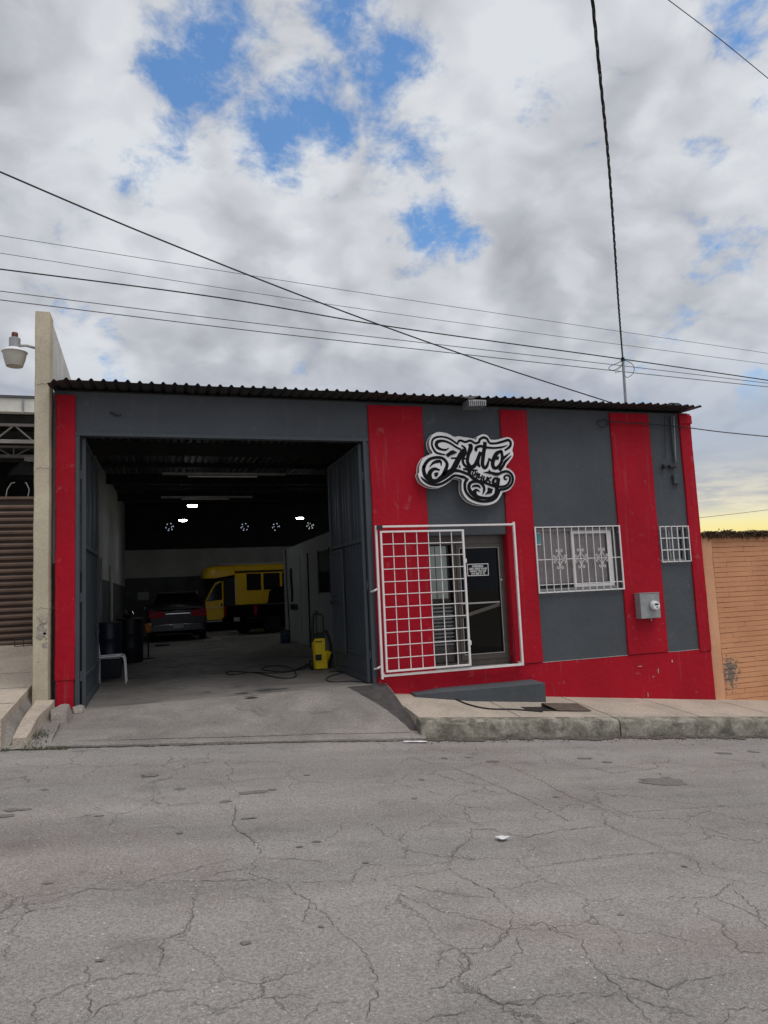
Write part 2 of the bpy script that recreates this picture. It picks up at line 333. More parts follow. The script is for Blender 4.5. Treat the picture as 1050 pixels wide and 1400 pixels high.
# ------------------------------------------------------------------ mesh helpers
WLOC = {}
def link(o, parent=None, local=False):
    COL.objects.link(o)
    if parent is not None:
        o.parent = parent
        if not local: o.matrix_parent_inverse = Matrix.Translation(-WLOC.get(parent.name, Vector()))
    WLOC[o.name] = WLOC.get(parent.name, Vector()) if (parent is not None and local) else Vector()
    return o
def tag(o, label=None, cat=None, group=None, kind=None):
    if label: o['label'] = label
    if cat: o['category'] = cat
    if group: o['group'] = group
    if kind: o['kind'] = kind
    return o
def empty(name, loc, label, cat, group=None, rz=0.0):
    o = bpy.data.objects.new(name, None); o.empty_display_size = .2; COL.objects.link(o)
    o.location = loc; o.rotation_euler = (0, 0, rz); WLOC[o.name] = Vector(loc)
    return tag(o, label, cat, group)
class MB:
    def __init__(s): s.v = []; s.f = []
    def add(s, vs, fs):
        b = len(s.v); s.v += [Vector(p) for p in vs]; s.f += [tuple(i+b for i in f) for f in fs]; return s
    def box(s, x0, x1, y0, y1, z0, z1):
        if x0 > x1: x0, x1 = x1, x0
        if y0 > y1: y0, y1 = y1, y0
        if z0 > z1: z0, z1 = z1, z0
        return s.hexa([(x0, y0, z0), (x1, y0, z0), (x1, y1, z0), (x0, y1, z0), (x0, y0, z1), (x1, y0, z1), (x1, y1, z1), (x0, y1, z1)])
    def hexa(s, p):
        return s.add(p, [(3, 2, 1, 0), (4, 5, 6, 7), (0, 1, 5, 4), (1, 2, 6, 5), (2, 3, 7, 6), (3, 0, 4, 7)])
    def bar(s, a, b, w, h=None):     # square bar between two points
        a = Vector(a); b = Vector(b); h = h or w
        d = (b-a).normalized(); u = d.cross(Vector((0, 0, 1)))
        if u.length < .01: u = Vector((1, 0, 0))
        u.normalize(); q = u.cross(d).normalized(); u *= w/2; q *= h/2
        return s.hexa([a-u-q, a+u-q, a+u+q, a-u+q, b-u-q, b+u-q, b+u+q, b-u+q])
    def tube(s, pts, r, seg=6, cap=True, closed=False):
        pts = [Vector(p) for p in pts]; n = len(pts); rings = []
        rr = r if isinstance(r, (list, tuple)) else [r]*n
        up = None
        for i, p in enumerate(pts):
            d = (pts[(i+1) % n if closed else min(i+1, n-1)] - pts[(i-1) % n if closed else max(i-1, 0)]).normalized()
            if up is None:
                up = Vector((0, 0, 1)) if abs(d.z) < .9 else Vector((1, 0, 0))
            u = d.cross(up)
            if u.length < 1e-4: u = d.cross(Vector((.3, .9, .2)))
            u.normalize(); w = u.cross(d).normalized(); up = w
            rings.append([p + u*rr[i]*math.cos(a) + w*rr[i]*math.sin(a) for a in [2*math.pi*k/seg for k in range(seg)]])
        vs = [q for ring in rings for q in ring]; fs = []
        for i in range(n if closed else n-1):
            j = (i+1) % n
            for k in range(seg):
                l = (k+1) % seg; fs.append((i*seg+k, i*seg+l, j*seg+l, j*seg+k))
        if cap and not closed: fs += [tuple(range(seg))[::-1], tuple((n-1)*seg+k for k in range(seg))]
        return s.add(vs, fs)
    def lathe(s, c, prof, seg=20, axis='z'):   # prof: (r, h)
        c = Vector(c); vs = []
        for r, h in prof:
            for k in range(seg):
                a = 2*math.pi*k/seg; x, y = r*math.cos(a), r*math.sin(a)
                vs.append(c + (Vector((x, y, h)) if axis == 'z' else Vector((x, h, y)) if axis == 'y' else Vector((h, x, y))))
        fs = []
        for i in range(len(prof)-1):
            for k in range(seg):
                l = (k+1) % seg; fs.append((i*seg+k, i*seg+l, (i+1)*seg+l, (i+1)*seg+k))
        fs += [tuple(range(seg))[::-1], tuple((len(prof)-1)*seg+k for k in range(seg))]
        return s.add(vs, fs)
    def prism(s, poly, vec):      # planar polygon extruded along vec
        n = len(poly); a = [Vector(p) for p in poly]; b = [p+Vector(vec) for p in a]
        return s.add(a+b, [tuple(range(n))[::-1], tuple(range(n, 2*n))] + [(i, (i+1) % n, n+(i+1) % n, n+i) for i in range(n)])
    def loft(s, secs, cap=True):
        m = len(secs[0]); vs = [p for q in secs for p in q]; fs = []
        for i in range(len(secs)-1):
            for k in range(m):
                l = (k+1) % m; fs.append((i*m+k, i*m+l, (i+1)*m+l, (i+1)*m+k))
        if cap: fs += [tuple(range(m))[::-1], tuple((len(secs)-1)*m+k for k in range(m))]
        return s.add(vs, fs)
    def grid(s, xs, ys, fz):
        b = [(x, y, fz(x, y)) for y in ys for x in xs]; n = len(xs)
        return s.add(b, [(j*n+i, j*n+i+1, (j+1)*n+i+1, (j+1)*n+i) for j in range(len(ys)-1) for i in range(n-1)])
    def mesh(s, name):
        me = bpy.data.meshes.new(name); me.from_pydata([tuple(p) for p in s.v], [], s.f); me.validate(); me.update()
        import bmesh
        bm = bmesh.new(); bm.from_mesh(me); bmesh.ops.recalc_face_normals(bm, faces=bm.faces); bm.to_mesh(me); bm.free()
        return me
    def build(s, name, m, parent=None, local=False, smooth=False, bevel=0.0, recalc=True):
        if recalc: me = s.mesh(name)
        else:
            me = bpy.data.meshes.new(name); me.from_pydata([tuple(p) for p in s.v], [], s.f); me.update()
        me.materials.append(MATS[m])
        if smooth:
            me.polygons.foreach_set('use_smooth', [True]*len(me.polygons))
        o = bpy.data.objects.new(name, me)
        link(o, parent, local)
        if smooth: 
            md = o.modifiers.new('edge', 'EDGE_SPLIT'); md.split_angle = R(40)
        if bevel:
            md = o.modifiers.new('bevel', 'BEVEL'); md.width = bevel; md.segments = 2; md.limit_method = 'ANGLE'; md.angle_limit = R(35)
        return o
def lin(a, b, n): return [a+(b-a)*i/(n-1) for i in range(n)]
def wall_xz(x0, x1, z0, z1, yf, th, holes):
    """wall parallel to X, front at yf, with rectangular openings"""
    xs = sorted({x0, x1, *[h[0] for h in holes], *[h[1] for h in holes]}); zs = sorted({z0, z1, *[h[2] for h in holes], *[h[3] for h in holes]})
    xs = [x for x in xs if x0 <= x <= x1]; zs = [z for z in zs if z0 <= z <= z1]
    def solid(i, j):
        if i < 0 or j < 0 or i >= len(xs)-1 or j >= len(zs)-1: return False
        cx, cz = (xs[i]+xs[i+1])/2, (zs[j]+zs[j+1])/2
        return not any(h[0] < cx < h[1] and h[2] < cz < h[3] for h in holes)
    mb = MB(); ya, yb = yf, yf+th
    for i in range(len(xs)-1):
        for j in range(len(zs)-1):
            if not solid(i, j): continue
            a, b, c, d = xs[i], xs[i+1], zs[j], zs[j+1]
            mb.add([(a, ya, c), (b, ya, c), (b, ya, d), (a, ya, d)], [(0, 1, 2, 3)])
            mb.add([(a, yb, c), (b, yb, c), (b, yb, d), (a, yb, d)], [(3, 2, 1, 0)])
            if not solid(i-1, j): mb.add([(a, ya, c), (a, ya, d), (a, yb, d), (a, yb, c)], [(0, 1, 2, 3)])
            if not solid(i+1, j): mb.add([(b, ya, c), (b, yb, c), (b, yb, d), (b, ya, d)], [(0, 1, 2, 3)])
            if not solid(i, j-1): mb.add([(a, ya, c), (a, yb, c), (b, yb, c), (b, ya, c)], [(0, 1, 2, 3)])
            if not solid(i, j+1): mb.add([(a, ya, d), (b, ya, d), (b, yb, d), (a, yb, d)], [(0, 1, 2, 3)])
    return mb
def catmull(pts, step=4):
    out = []; n = len(pts)
    for i in range(n-1):
        p0, p1, p2, p3 = pts[max(i-1, 0)], pts[i], pts[i+1], pts[min(i+2, n-1)]
        for k in range(step):
            t = k/step
            out.append(tuple(.5*(2*b+(c-a)*t+(2*a-5*b+4*c-d)*t*t+(3*b-a-3*c+d)*t**3) for a, b, c, d in zip(p0, p1, p2, p3)))
    out.append(tuple(pts[-1])); return out

# ------------------------------------------------------------------ ground, road, pavement
def zr(x):
    c = max(-6.0, min(14.0, x))
    z = .317-.0812*c-.0013*c*c
    return z+(x-c)*(-.0812-.0026*c)*math.exp(-abs(x-c)/25)
FY = 10.5           # plane of the shop front
KY = 8.9            # kerb face
def zf(y): return .58+.004*(y-10.5)
tag(MB().grid([-400, -120, -60, -30, -15, -6, 0, 6, 14, 25, 45, 80, 160, 400], [-400, -100, -30, -15, 0, 8, 9.5, 14, 30, 60, 120, 400], lambda x, y: zr(x)-.75).build('ground', 'pale_concrete', recalc=False), kind='structure')
xs = lin(-30, 45, 301)
road = tag(MB().grid(xs, [-14, -8, -4, 0, 1, 2, 3, 4, 5, 6, 7, 8, 8.6, 8.97], lambda x, y: zr(x)+.012*mn.noise(Vector((x*.5, y*.5, 0)))*(1 if y < 8.5 else .3)).build('road', 'asphalt', smooth=True, recalc=False), kind='structure')
def zroad(x, y): return zr(x)+.012*mn.noise(Vector((x*.5, y*.5, 0)))*(1 if y < 8.5 else .3)
tag(MB().grid(lin(-30, 45, 151), [-18, -14], lambda x, y: zr(x)+.14).build('far_pavement', 'sidewalk_concrete', recalc=False), kind='structure')

# kerb and pavement in front of the offices
def zs(x, y):
    zk = zr(x)+.232+.03*max(0, min(1, (x-5)/4)); zw = .76-.1035*x if x < 11 else -.378-.09*(x-11)
    t = (y-KY)/(FY-KY)
    return zk+(zw-zk)*t if x >= 3.2 else zk+(zw-zk)*t
SX0 = 3.24
side = MB().grid(lin(SX0, 20, 85), [9.07, 9.3, 9.6, 9.9, 10.2, 10.56], zs)
side.add([(SX0, 9.07, -.5), (SX0, 10.56, -.5), (SX0, 10.56, zs(SX0, 10.56)), (SX0, 9.07, zs(SX0, 9.07))], [(0, 1, 2, 3)])
pav = tag(side.build('pavement', 'sidewalk_concrete', recalc=False), kind='structure')
def kerb(x0, x1):
    n = max(8, int((x1-x0)/.045)); secs = []
    prof = [(9.066, -.35, 0), (KY, -.35, 0), (KY, .02, 0), (KY-.004, .45, 0), (KY-.002, .8, 0), (KY+.008, .93, 1), (KY+.03, .99, 1), (KY+.07, 1.0, 1), (9.066, 1.0, 0)]
    for i in range(n+1):
        x = x0+(x1-x0)*i/n; s = []
        for k, (y, h, e) in enumerate(prof):
            zt = zs(x, y)+.003; zb = zr(x)
            z = zb+(zt-zb)*h if h > 0 else zb+h
            w = mn.noise(Vector((x*5, k*1.3, 2.2)))*.014+mn.noise(Vector((x*16, k*2.1, 5)))*.009
            if e: w += .014*max(0, mn.noise(Vector((x*3.1, k*.3, 9)))-.1)*2
            if 0 < k < 8: s.append((x, y+w*(.6 if not e else 1), z-abs(w)*(1 if e else 0)))
            else: s.append((x, y, z))
        secs.append(s)
    return MB().loft(secs)
x = 3.19
for L in (2.99, 2.86, 3.0, 2.9, 2.9):
    kerb(x, x+L).build('kerb_stone', 'kerb_concrete', pav, smooth=True); x += L+.018
# pavement joints
for jx in (4.72, 6.2, 7.72, 9.24, 10.8):
    MB().grid([jx, jx+.012], [9.08, 9.4, 9.8, 10.15, 10.49], lambda x, y: zs(x, y)+.0035).build('joint', 'crack', pav, recalc=False)

# driveway ramp
DX0, DX1 = -1.22, SX0-.004
def zd(x, y):
    t = max(0, min(1, (y-8.84)/(FY-8.84)))
    lo_ = zr(x)+.035; s = t*t*(3-2*t)*.35+t*.65
    return lo_+(zf(FY)-lo_)*s + .008*mn.noise(Vector((x*1.3, y*1.3, 3)))*(1-abs(2*t-1))
dm = MB(); dxs = lin(DX0, DX1, 61)
edge = [8.84+.022*mn.noise(Vector((x*2.2, 0, 4)))+.012*mn.noise(Vector((x*9, 0, 4))) for x in dxs]
rows = [0, .02, .06, .12, .2, .35, .5, .65, .8, .9, 1]
vs = []; 
for t in rows:
    for i, x in enumerate(dxs):
        y = edge[i]+(FY+.001-edge[i])*t; z = zd(x, y)-(.012 if t == 0 else 0)
        vs.append((x, y, z))
nn = len(dxs)
dm.add(vs, [(j*nn+i, j*nn+i+1, (j+1)*nn+i+1, (j+1)*nn+i) for j in range(len(rows)-1) for i in range(nn-1)])
dm.add([(x, edge[i]-.004, zr(x)-.05) for i, x in enumerate(dxs)]+vs[:nn], [(i, i+1, nn+i+1, nn+i) for i in range(nn-1)])
ls = [j*nn for j in range(len(rows))]
dm.add([vs[i] for i in ls]+[(vs[i][0], vs[i][1], vs[i][2]-.3) for i in ls], [(i, i+1, len(ls)+i+1, len(ls)+i) for i in range(len(ls)-1)])
drive = tag(dm.build('driveway', 'driveway_concrete', smooth=True, recalc=False), kind='structure')
# crack between the ramp lip and the street, and a construction joint above it
def ribbon(mb, pts, zfun, w0, w1, jit, step=.05, lift=.003, seed=0):
    rnd = random.Random(seed); P = [Vector((p[0], p[1], 0)) for p in pts]; q = []
    for a, b in zip(P[:-1], P[1:]):
        n = max(1, int((b-a).length/step))
        q += [a+(b-a)*(k/n) for k in range(n)]
    q.append(P[-1]); L = []; Rr = []; n = len(q); off = 0
    for i, p in enumerate(q):
        d = (q[min(i+1, n-1)]-q[max(i-1, 0)]); d = d.normalized() if d.length else Vector((1, 0, 0)); u = Vector((-d.y, d.x, 0))
        off = off*.6+rnd.uniform(-jit, jit); c = p+u*off
        w = rnd.uniform(w0, w1)*(.25+.75*min(1, min(i, n-1-i)/3.0))/2
        w *= 1+.8*max(0, mn.noise(Vector((p.x*2.5, p.y*2.5, seed))))
        for S, sg in ((L, 1), (Rr, -1)):
            v = c+u*w*sg; S.append((v.x, v.y, zfun(v.x, v.y)+lift))
    b = len(mb.v); mb.add(L+Rr, [(i, i+1, n+i+1, n+i) for i in range(n-1)])
jm = MB(); ribbon(jm, [(-1.2, 8.818), (0.2, 8.81), (1.6, 8.822), (3.2, 8.81)], zr_ if False else (lambda x, y: zr(x)), .012, .06, .022, .03, .009, 3)
jm.build('gap_crack', 'crack', drive, recalc=False)
jm = MB(); ribbon(jm, [(-.9, 8.99), (.5, 8.98), (1.9, 9.0), (3.1, 8.99)], zd, .006, .014, .01, .05, .004, 8)
jm.build('joint', 'crack', drive, recalc=False)
# dark damp run along the edge of the pavement
wet = MB(); A = [(2.62, 10.46), (2.72, 10.2), (2.86, 9.9), (2.98, 9.6), (3.06, 9.3), (3.12, 9.05)]; B = [(3.22, 10.46), (3.225, 10.2), (3.225, 9.9), (3.225, 9.6), (3.225, 9.3), (3.22, 9.05)]
A = catmull(A, 6); B = catmull(B, 6)
for i, p in enumerate(A): A[i] = (p[0]+.04*mn.noise(Vector((p[1]*6, 0, 1))), p[1])
wet.add([(p[0], p[1], zd(*p)+.004) for p in A]+[(p[0], p[1], zd(*p)+.004) for p in B], [(i, len(A)+i, len(A)+i+1, i+1) for i in range(len(A)-1)])
wet.build('damp_stain', 'oil_wet', drive, recalc=False)

# traced cracks of the street
CR = []
def cl(*p): CR.append([(x/2, 1000+y/2) for x, y in p])
def cr_(*p): CR.append([(525+x/2, 1000+y/2) for x, y in p])
cl((640, 200), (640, 265), (665, 285), (710, 320), (712, 340)); cl((0, 480), (130, 470), (240, 435), (360, 435), (420, 405), (520, 380), (640, 345))
cl((0, 515), (100, 490), (215, 475)); cl((420, 412), (540, 412), (690, 410), (720, 405), (780, 420), (850, 470), (900, 510), (930, 550), (980, 590), (1010, 630), (1025, 680), (1020, 720), (1005, 790))
cl((540, 430), (520, 490), (515, 545), (450, 570), (440, 640), (435, 665), (330, 670), (240, 690), (150, 715), (90, 745), (80, 800))
cl((230, 640), (240, 690), (250, 750), (235, 805)); cl((235, 800), (270, 755), (350, 735), (440, 710), (520, 712)); cl((800, 410), (960, 410), (985, 370), (1050, 365))
cl((20, 735), (90, 740)); cl((530, 735), (590, 760), (670, 755)); cl((830, 797), (880, 750), (960, 740)); cl((700, 345), (690, 390), (720, 405)); cl((560, 400), (620, 380), (700, 375))
cl((700, 345), (800, 350), (900, 360)); cl((850, 470), (830, 520), (900, 525))
cr_((60, 70), (200, 105), (300, 145), (400, 190), (510, 250)); cr_((340, 95), (420, 130), (500, 175), (590, 210), (640, 222), (760, 215), (880, 208), (1060, 198))
cr_((590, 215), (615, 260), (690, 290), (760, 320), (850, 355), (870, 390), (960, 410), (1060, 425)); cr_((380, 292), (470, 272), (610, 258)); cr_((350, 372), (460, 365), (600, 345), (700, 335), (790, 330))
cr_((235, 265), (240, 300), (185, 330), (180, 370), (215, 400), (300, 440), (340, 490), (360, 535), (300, 580), (290, 600), (215, 605), (215, 650), (190, 690), (100, 715))
cr_((0, 400), (100, 390), (190, 380)); cr_((40, 415), (130, 440), (290, 455)); cr_((300, 435), (370, 425), (450, 400)); cr_((235, 265), (300, 270), (380, 290))
cr_((360, 535), (430, 525), (470, 550), (545, 570), (555, 610), (580, 650), (660, 710), (710, 770), (740, 805)); cr_((250, 700), (310, 755), (420, 735), (510, 720), (660, 720))
cr_((580, 655), (680, 680), (770, 705), (850, 685), (900, 665), (960, 660)); cr_((90, 798), (150, 770), (235, 765)); cr_((850, 460), (860, 500), (920, 525), (945, 570), (975, 605), (1060, 610))
cr_((750, 455), (890, 455), (940, 425), (960, 410)); cr_((960, 430), (1020, 490), (1040, 540)); cr_((925, 755), (1060, 765)); cr_((940, 760), (920, 805)); cr_((255, 700), (250, 750))
cr_((360, 560), (370, 600), (345, 640), (260, 680)); cr_((890, 450), (1060, 520)); cr_((770, 705), (770, 740)); cr_((850, 685), (885, 720)); cr_((660, 720), (760, 750), (860, 780)); cr_((790, 330), (870, 350), (940, 385))
ck = MB()
for i, c in enumerate(CR):
    w = []
    for px, py in c:
        p = Vector((0, 0, 0)); Z = .2
        for _ in range(6): p = onZ(px, py, Z); Z = zroad(p.x, p.y)
        w.append((p.x, p.y))
    far = sum(p[1] for p in w)/len(w) > 5
    ribbon(ck, w, zroad, .001, .0055 if not far else .008, .015, .02, .004, i)
    if len(w) > 4:      # crumbled edges: a second, broken hairline
        ribbon(ck, [(p[0]+.012, p[1]+.014) for p in w[1:4]], zroad, .001, .004, .016, .022, .004, i+90)
ck.build('crack', 'crack', road, recalc=False)
# tar spots, patches, oil drips
def blob(name, m, px, py, rx, ry, seed=0, parent=road, zfun=zroad, lift=.005, n=26):
    Z = .2
    for _ in range(6): p = onZ(px, py, Z); Z = zfun(p.x, p.y)
    v = []
    for k in range(n):
        a = 2*math.pi*k/n; r_ = 1+.55*mn.noise(Vector((math.cos(a)*1.6, math.sin(a)*1.6, seed)))+.35*mn.noise(Vector((math.cos(a)*4, math.sin(a)*4, seed)))
        x, y = p.x+rx*r_*math.cos(a), p.y+ry*r_*math.sin(a); v.append((x, y, zfun(x, y)+lift))
    v.append((p.x, p.y, zfun(p.x, p.y)+lift))
    return MB().add(v, [(k, (k+1) % n, n) for k in range(n)]).build(name, m, parent, recalc=False)
blob('tar_patch', 'tar', 908, 1069, .27, .16, 1)
for i, (px, py, rx, ry) in enumerate([(206, 1060, .08, .05), (198, 1062, .04, .03), (245, 1079, .06, .04), (352, 1083, .13, .04), (335, 1085, .05, .04), (372, 1080, .05, .03), (20, 1108, .09, .04), (5, 1116, .09, .04), (336, 1290, .026, .022), (308, 1096, .05, .03), (340, 1119, .07, .02), (674, 1041, .08, .06), (640, 1036, .04, .03), (800, 1037, .10, .05), (830, 1042, .06, .04), (990, 1030, .12, .06), (1030, 1028, .08, .06), (608, 1037, .04, .04), (576, 1066, .03, .03), (566, 1092, .03, .02), (135, 1116, .04, .02), (65, 1208, .025, .02), (936, 1185, .02, .015), (440, 1268, .015, .015), (246, 1139, .03, .02), (410, 1158, .03, .015), (433, 1151, .03, .015), (136, 1314, .02, .015), (848, 1251, .02, .015), (500, 1180, .02, .015), (60, 1080, .03, .02), (420, 1060, .03, .02), (760, 1090, .03, .02)]):
    blob('tar_spot', 'tar', px, py, rx, ry, i+3, n=16)

# neighbour's apron on the higher side, channel and wedge beside the ramp
def za(x, y): return (.78+(y-8.7)*.0785 if y < 10.74 else .94+(y-10.74)*.0878)-(x+1.66)*.02
ap = MB().grid(lin(-14, -1.66, 20), lin(8.75, 14.8, 14), za)
ap.add([(-1.66, y, za(-1.66, y)) for y in lin(8.75, 14.8, 14)]+[(-1.66, y, za(-1.66, y)-.55) for y in lin(8.75, 14.8, 14)], [(i, i+1, 14+i+1, 14+i) for i in range(13)])
ap.add([(x, 8.75, za(x, 8.75)) for x in lin(-14, -1.66, 20)]+[(x, 8.75, zr(x)-.3) for x in lin(-14, -1.66, 20)], [(i, i+1, 20+i+1, 20+i) for i in range(19)])
apron = tag(ap.build('neighbour_apron', 'pale_concrete', recalc=False), kind='structure')
for jy in (9.55, 10.5, 11.6):
    MB().grid([-3.4, -2.6, -1.665], [jy, jy+.014], lambda x, y: za(x, y)+.004).build('joint', 'crack', apron, recalc=False)
def zc(x, y):
    th = .055+.035*max(0, y-8.75)
    zt_ = max(za(-1.66, y)-th-(x+1.66)*1.7, zr(x)+.06+.09*(y-8.84))
    f = max(0, min(1, (y-8.79)/.26)); f = f*f*(3-2*f)
    return zr(x)+.01+(zt_-zr(x)-.01)*f
tag(MB().grid(lin(-1.665, -1.19, 8), lin(8.78, 10.6, 26), lambda x, y: zc(x, y)+.012*mn.noise(Vector((x*5, y*5, 0)))).build('drain_channel', 'driveway_concrete', smooth=True, recalc=False), kind='structure')
def rough(mb, amp, sc_):
    for v in mb.v:
        n_ = mn.noise_vector(v*sc_); v += n_*amp
    return mb
wd = []
for t in lin(0, 1, 14):
    y = 10.24-1.38*t; xl = -1.555-.02*t; xr_ = -1.33-.11*t+.04*math.sin(t*9)*.3; zt = .775-.15*t-.10*max(0, t-.6)**1.2*2; zb = .3
    wd.append([(xl, y, zb), (xr_+.04, y, zb), (xr_+.01, y, (zb+zt)/2+.05), (xr_, y, zt-.01), (xl+.01, y, zt)])
tag(rough(MB().loft(wd), .006, 5).build('ramp_wedge', 'pale_concrete', smooth=True), 'sloping pale concrete wedge running from the cream pillar to the street', 'ramp')
rk = MB(); import bmesh
def ico(c, rad, sub=3, amp=.25, sc_=1.6, seed=0):
    bm = bmesh.new(); bmesh.ops.create_icosphere(bm, subdivisions=sub, radius=1.0)
    mb = MB(); vs = []
    for v in bm.verts:
        p = v.co.copy(); f = 1+amp*mn.noise(p*sc_+Vector((seed, 0, 0)))+amp*.25*mn.noise(p*sc_*4+Vector((seed, 4, 0)))
        # flatten into facets
        q = p*f
        for nrm, lim in ((Vector((.15, -.9, .25)), .60), (Vector((.9, -.25, .25)), .62), (Vector((-.1, -.35, .9)), .60), (Vector((-.9, -.3, .1)), .70), (Vector((.5, -.55, .65)), .66)):
            nrm = nrm.normalized(); dd = q.dot(nrm)
            if dd > lim: q -= nrm*(dd-lim)*.95
        vs.append(Vector((c[0]+q.x*rad[0], c[1]+q.y*rad[1], c[2]+q.z*rad[2])))
    mb.add(vs, [tuple(v.index for v in f.verts) for f in bm.faces]); bm.free(); return mb
tag(ico((-1.215, 9.88, .57), (.165, .24, .185), 4, .2, 1.7, 3).build('boulder', 'rock_face', smooth=True), 'faceted grey rock at the foot of the leftmost red pillar', 'rock')
tag(ico((-1.055, 10.36, .60), (.10, .13, .06), 3, .25, 1.7, 8).build('mortar_lump', 'rock_face', smooth=True), 'small mortar lump under the hinge of the left garage leaf', 'rock')

# ------------------------------------------------------------------ the shop
shop = empty('auto_shop', (3.9, FY, .58), 'single storey red and grey striped workshop with corrugated roof and open garage', 'building')
XL, XR = -1.36, 9.28
GO = (-1.08, 3.06, -.7, 4.35)                       # garage opening
DO = (4.05, 5.42, .705, 2.80)                       # door opening
W1 = (5.935, 7.545, 1.83, 2.885); W2 = (8.39, 8.985, 2.255, 2.86)
wall_xz(XL, XR, -.7, 4.93, FY, .2, [GO, DO, W1, W2]).build('front_wall', 'grey_paint', shop, recalc=False)
PR = .034
def pil(x0, x1, z0, z1, name='pilaster', m='red_paint', holes=(), pr=PR, holes2=()):
    nz = 40; mb = MB()
    if holes: return wall_xz(x0, x1, z0, z1, FY-pr, pr-.002, list(holes)).build(name, m, shop, recalc=False)
    secs = []
    for i in range(nz+1):
        z = z0+(z1-z0)*i/nz; j = lambda k: .009*mn.noise(Vector((x0*3+k, z*1.5, k)))+.005*mn.noise(Vector((x0*3+k, z*9, k)))
        a = x0+j(0); b = x1+j(5)
        secs.append([(a, FY-.002, z), (a+.001, FY-pr+.008, z), (a+.010, FY-pr, z), ((a+b)/2, FY-pr+j(9)*.8, z), (b-.010, FY-pr, z), (b-.001, FY-pr+.008, z), (b, FY-.002, z)])
    return mb.loft(secs).build(name, m, shop, smooth=True)
pil(XL, -1.11, .98, 4.87)
pil(XL+.012, -1.125, .50, .974, 'pilaster_foot', pr=.026)
pil(3.13, 4.045, .70, 4.885)
pil(5.422, 5.925, .70, 4.885)
pil(7.56, 8.375, .70, 4.90)
pil(9.035, XR+.004, .66, 4.93)
# red base band under the offices, its foot follows the pavement
pm = MB(); secs = []
for x in lin(3.10, XR+.002, 90):
    zb = min(zs(x, FY)-.12, .5); j = .006*mn.noise(Vector((x*2.5, 1, 1)))
    yo = FY-.016+.004*mn.noise(Vector((x*1.5, 0, 0)))
    secs.append([(x, FY-.001, zb), (x, yo-.004, zb), (x, yo, .3), (x, yo, .683+j), (x, yo+.008, .69+j), (x, FY-.001, .69+j)])
pm.loft(secs).build('base_band', 'red_paint', shop, smooth=True)
for (xa, xb) in ((5.93, 7.555), (8.38, 9.03)):
    n = 40; X = lin(xa, xb, n)
    MB().add([(x, FY-.0195, .688+.006*mn.noise(Vector((x*2.5, 1, 1)))+.004*abs(mn.noise(Vector((x*9, 3, 1))))) for x in X]+[(x, FY-.0005, .692+.006*mn.noise(Vector((x*2.5, 1, 1)))) for x in X], [(i, i+1, n+i+1, n+i) for i in range(n-1)]).build('paint_edge', 'interior_white', shop, recalc=False)
for k, (px, py, w, h) in enumerate(((900, 917, .008, .05), (919, 904, .012, .025), (875, 911, .05, .006), (893, 925, .012, .01), (886, 950, .006, .04), (738, 1, 0, 0))[:5]):
    c = onY(px, py, FY-.022); v = [(c.x+w*(1+.5*mn.noise(Vector((q, k, 0))))*math.cos(q*.7), FY-.0225, c.z+h*(1+.6*mn.noise(Vector((q, k, 4))))*math.sin(q*.7)) for q in range(9)]
    MB().prism(v, (0, .003, 0)).build('scuff', 'interior_white', shop)
MB().box(-1.11, -1.082, FY-.006, FY-.001, .5, .95).build('corner_patch', 'rust_plate', shop)
# right edge cap of the last pillar
rough(MB().box(9.03, 9.30, FY-.05, FY+.15, 4.74, 4.90), .01, 9).build('pillar_cap', 'red_paint', shop, bevel=.012)
# painted reveals of the entrance
rv = MB(); rv.box(DO[1]-.005, DO[1]-.0015, FY+.001, FY+.124, DO[2]+.02, DO[3]-.003); rv.build('reveal', 'red_paint', shop)
# walls behind
MB().box(XR-.2, XR-.002, FY+.201, 31.0, -1.0, 5.2).build('side_wall', 'grey_paint', shop)
# garage steel frame
gf = MB(); gf.box(-1.11, 3.12, FY-.03, FY+.10, 4.30, 4.352); gf.box(-1.108, -1.055, FY-.028, FY+.09, .53, 4.299); gf.box(3.03, 3.085, FY-.028, FY+.09, .53, 4.299)
gf.build('garage_frame', 'grey_metal', shop, bevel=.004)
# --- garage leaves, swung inwards
def leaf(xface, sgn, y0, y1, z0, z1, man):
    th = .05
    pane = MB(); n = 24
    ys = lin(y0, y1, n*2+1)      # ribbed sheet
    xs_ = [xface+sgn*(th*.45 if (i//2) % 2 else th*.45-.010) for i in range(len(ys))]
    pane.add([(xs_[i], ys[i], z0+.03) for i in range(len(ys))]+[(xs_[i], ys[i], z1-.03) for i in range(len(ys))], [(i, i+1, len(ys)+i+1, len(ys)+i) for i in range(len(ys)-1)])
    g = pane.build('garage_leaf', 'grey_metal', shop, recalc=False)
    a, b = xface, xface+sgn*th
    def fr(ya, yb, za_, zb_, nm, ex=0.0): MB().box(a-sgn*ex, b+sgn*ex, ya, yb, za_, zb_).build(nm, 'grey_metal', g, bevel=.004)
    fr(y0, y0+.055, z0, z1, 'stile'); fr(y1-.055, y1, z0, z1, 'stile')
    fr(y0+.056, y1-.056, z0, z0+.09, 'rail'); fr(y0+.056, y1-.056, z1-.055, z1, 'rail'); fr(y0+.056, y1-.056, 2.74, 2.80, 'rail', .003)
    fr(y0+.056, y1-.056, z0+.38, z0+.42, 'rail', -.004)
    for yy in lin(y0, y1, 4)[1:-1]: fr(yy-.02, yy+.02, 2.801, z1-.056, 'stile', -.006)
    for zz in (z0+.35, 2.0, 3.7): MB().lathe((a-sgn*.01, y0-.012, zz), [(.018, 0), (.018, .13)], 10).build('hinge', 'grey_metal', g)
    return g
lf = leaf(-1.035, 1, 10.56, 12.75, zf(11)+.015, 4.28, False)
MB().box(-.985, -.96, 12.3, 12.6, 1.5, 1.54).build('latch', 'grey_metal', lf)
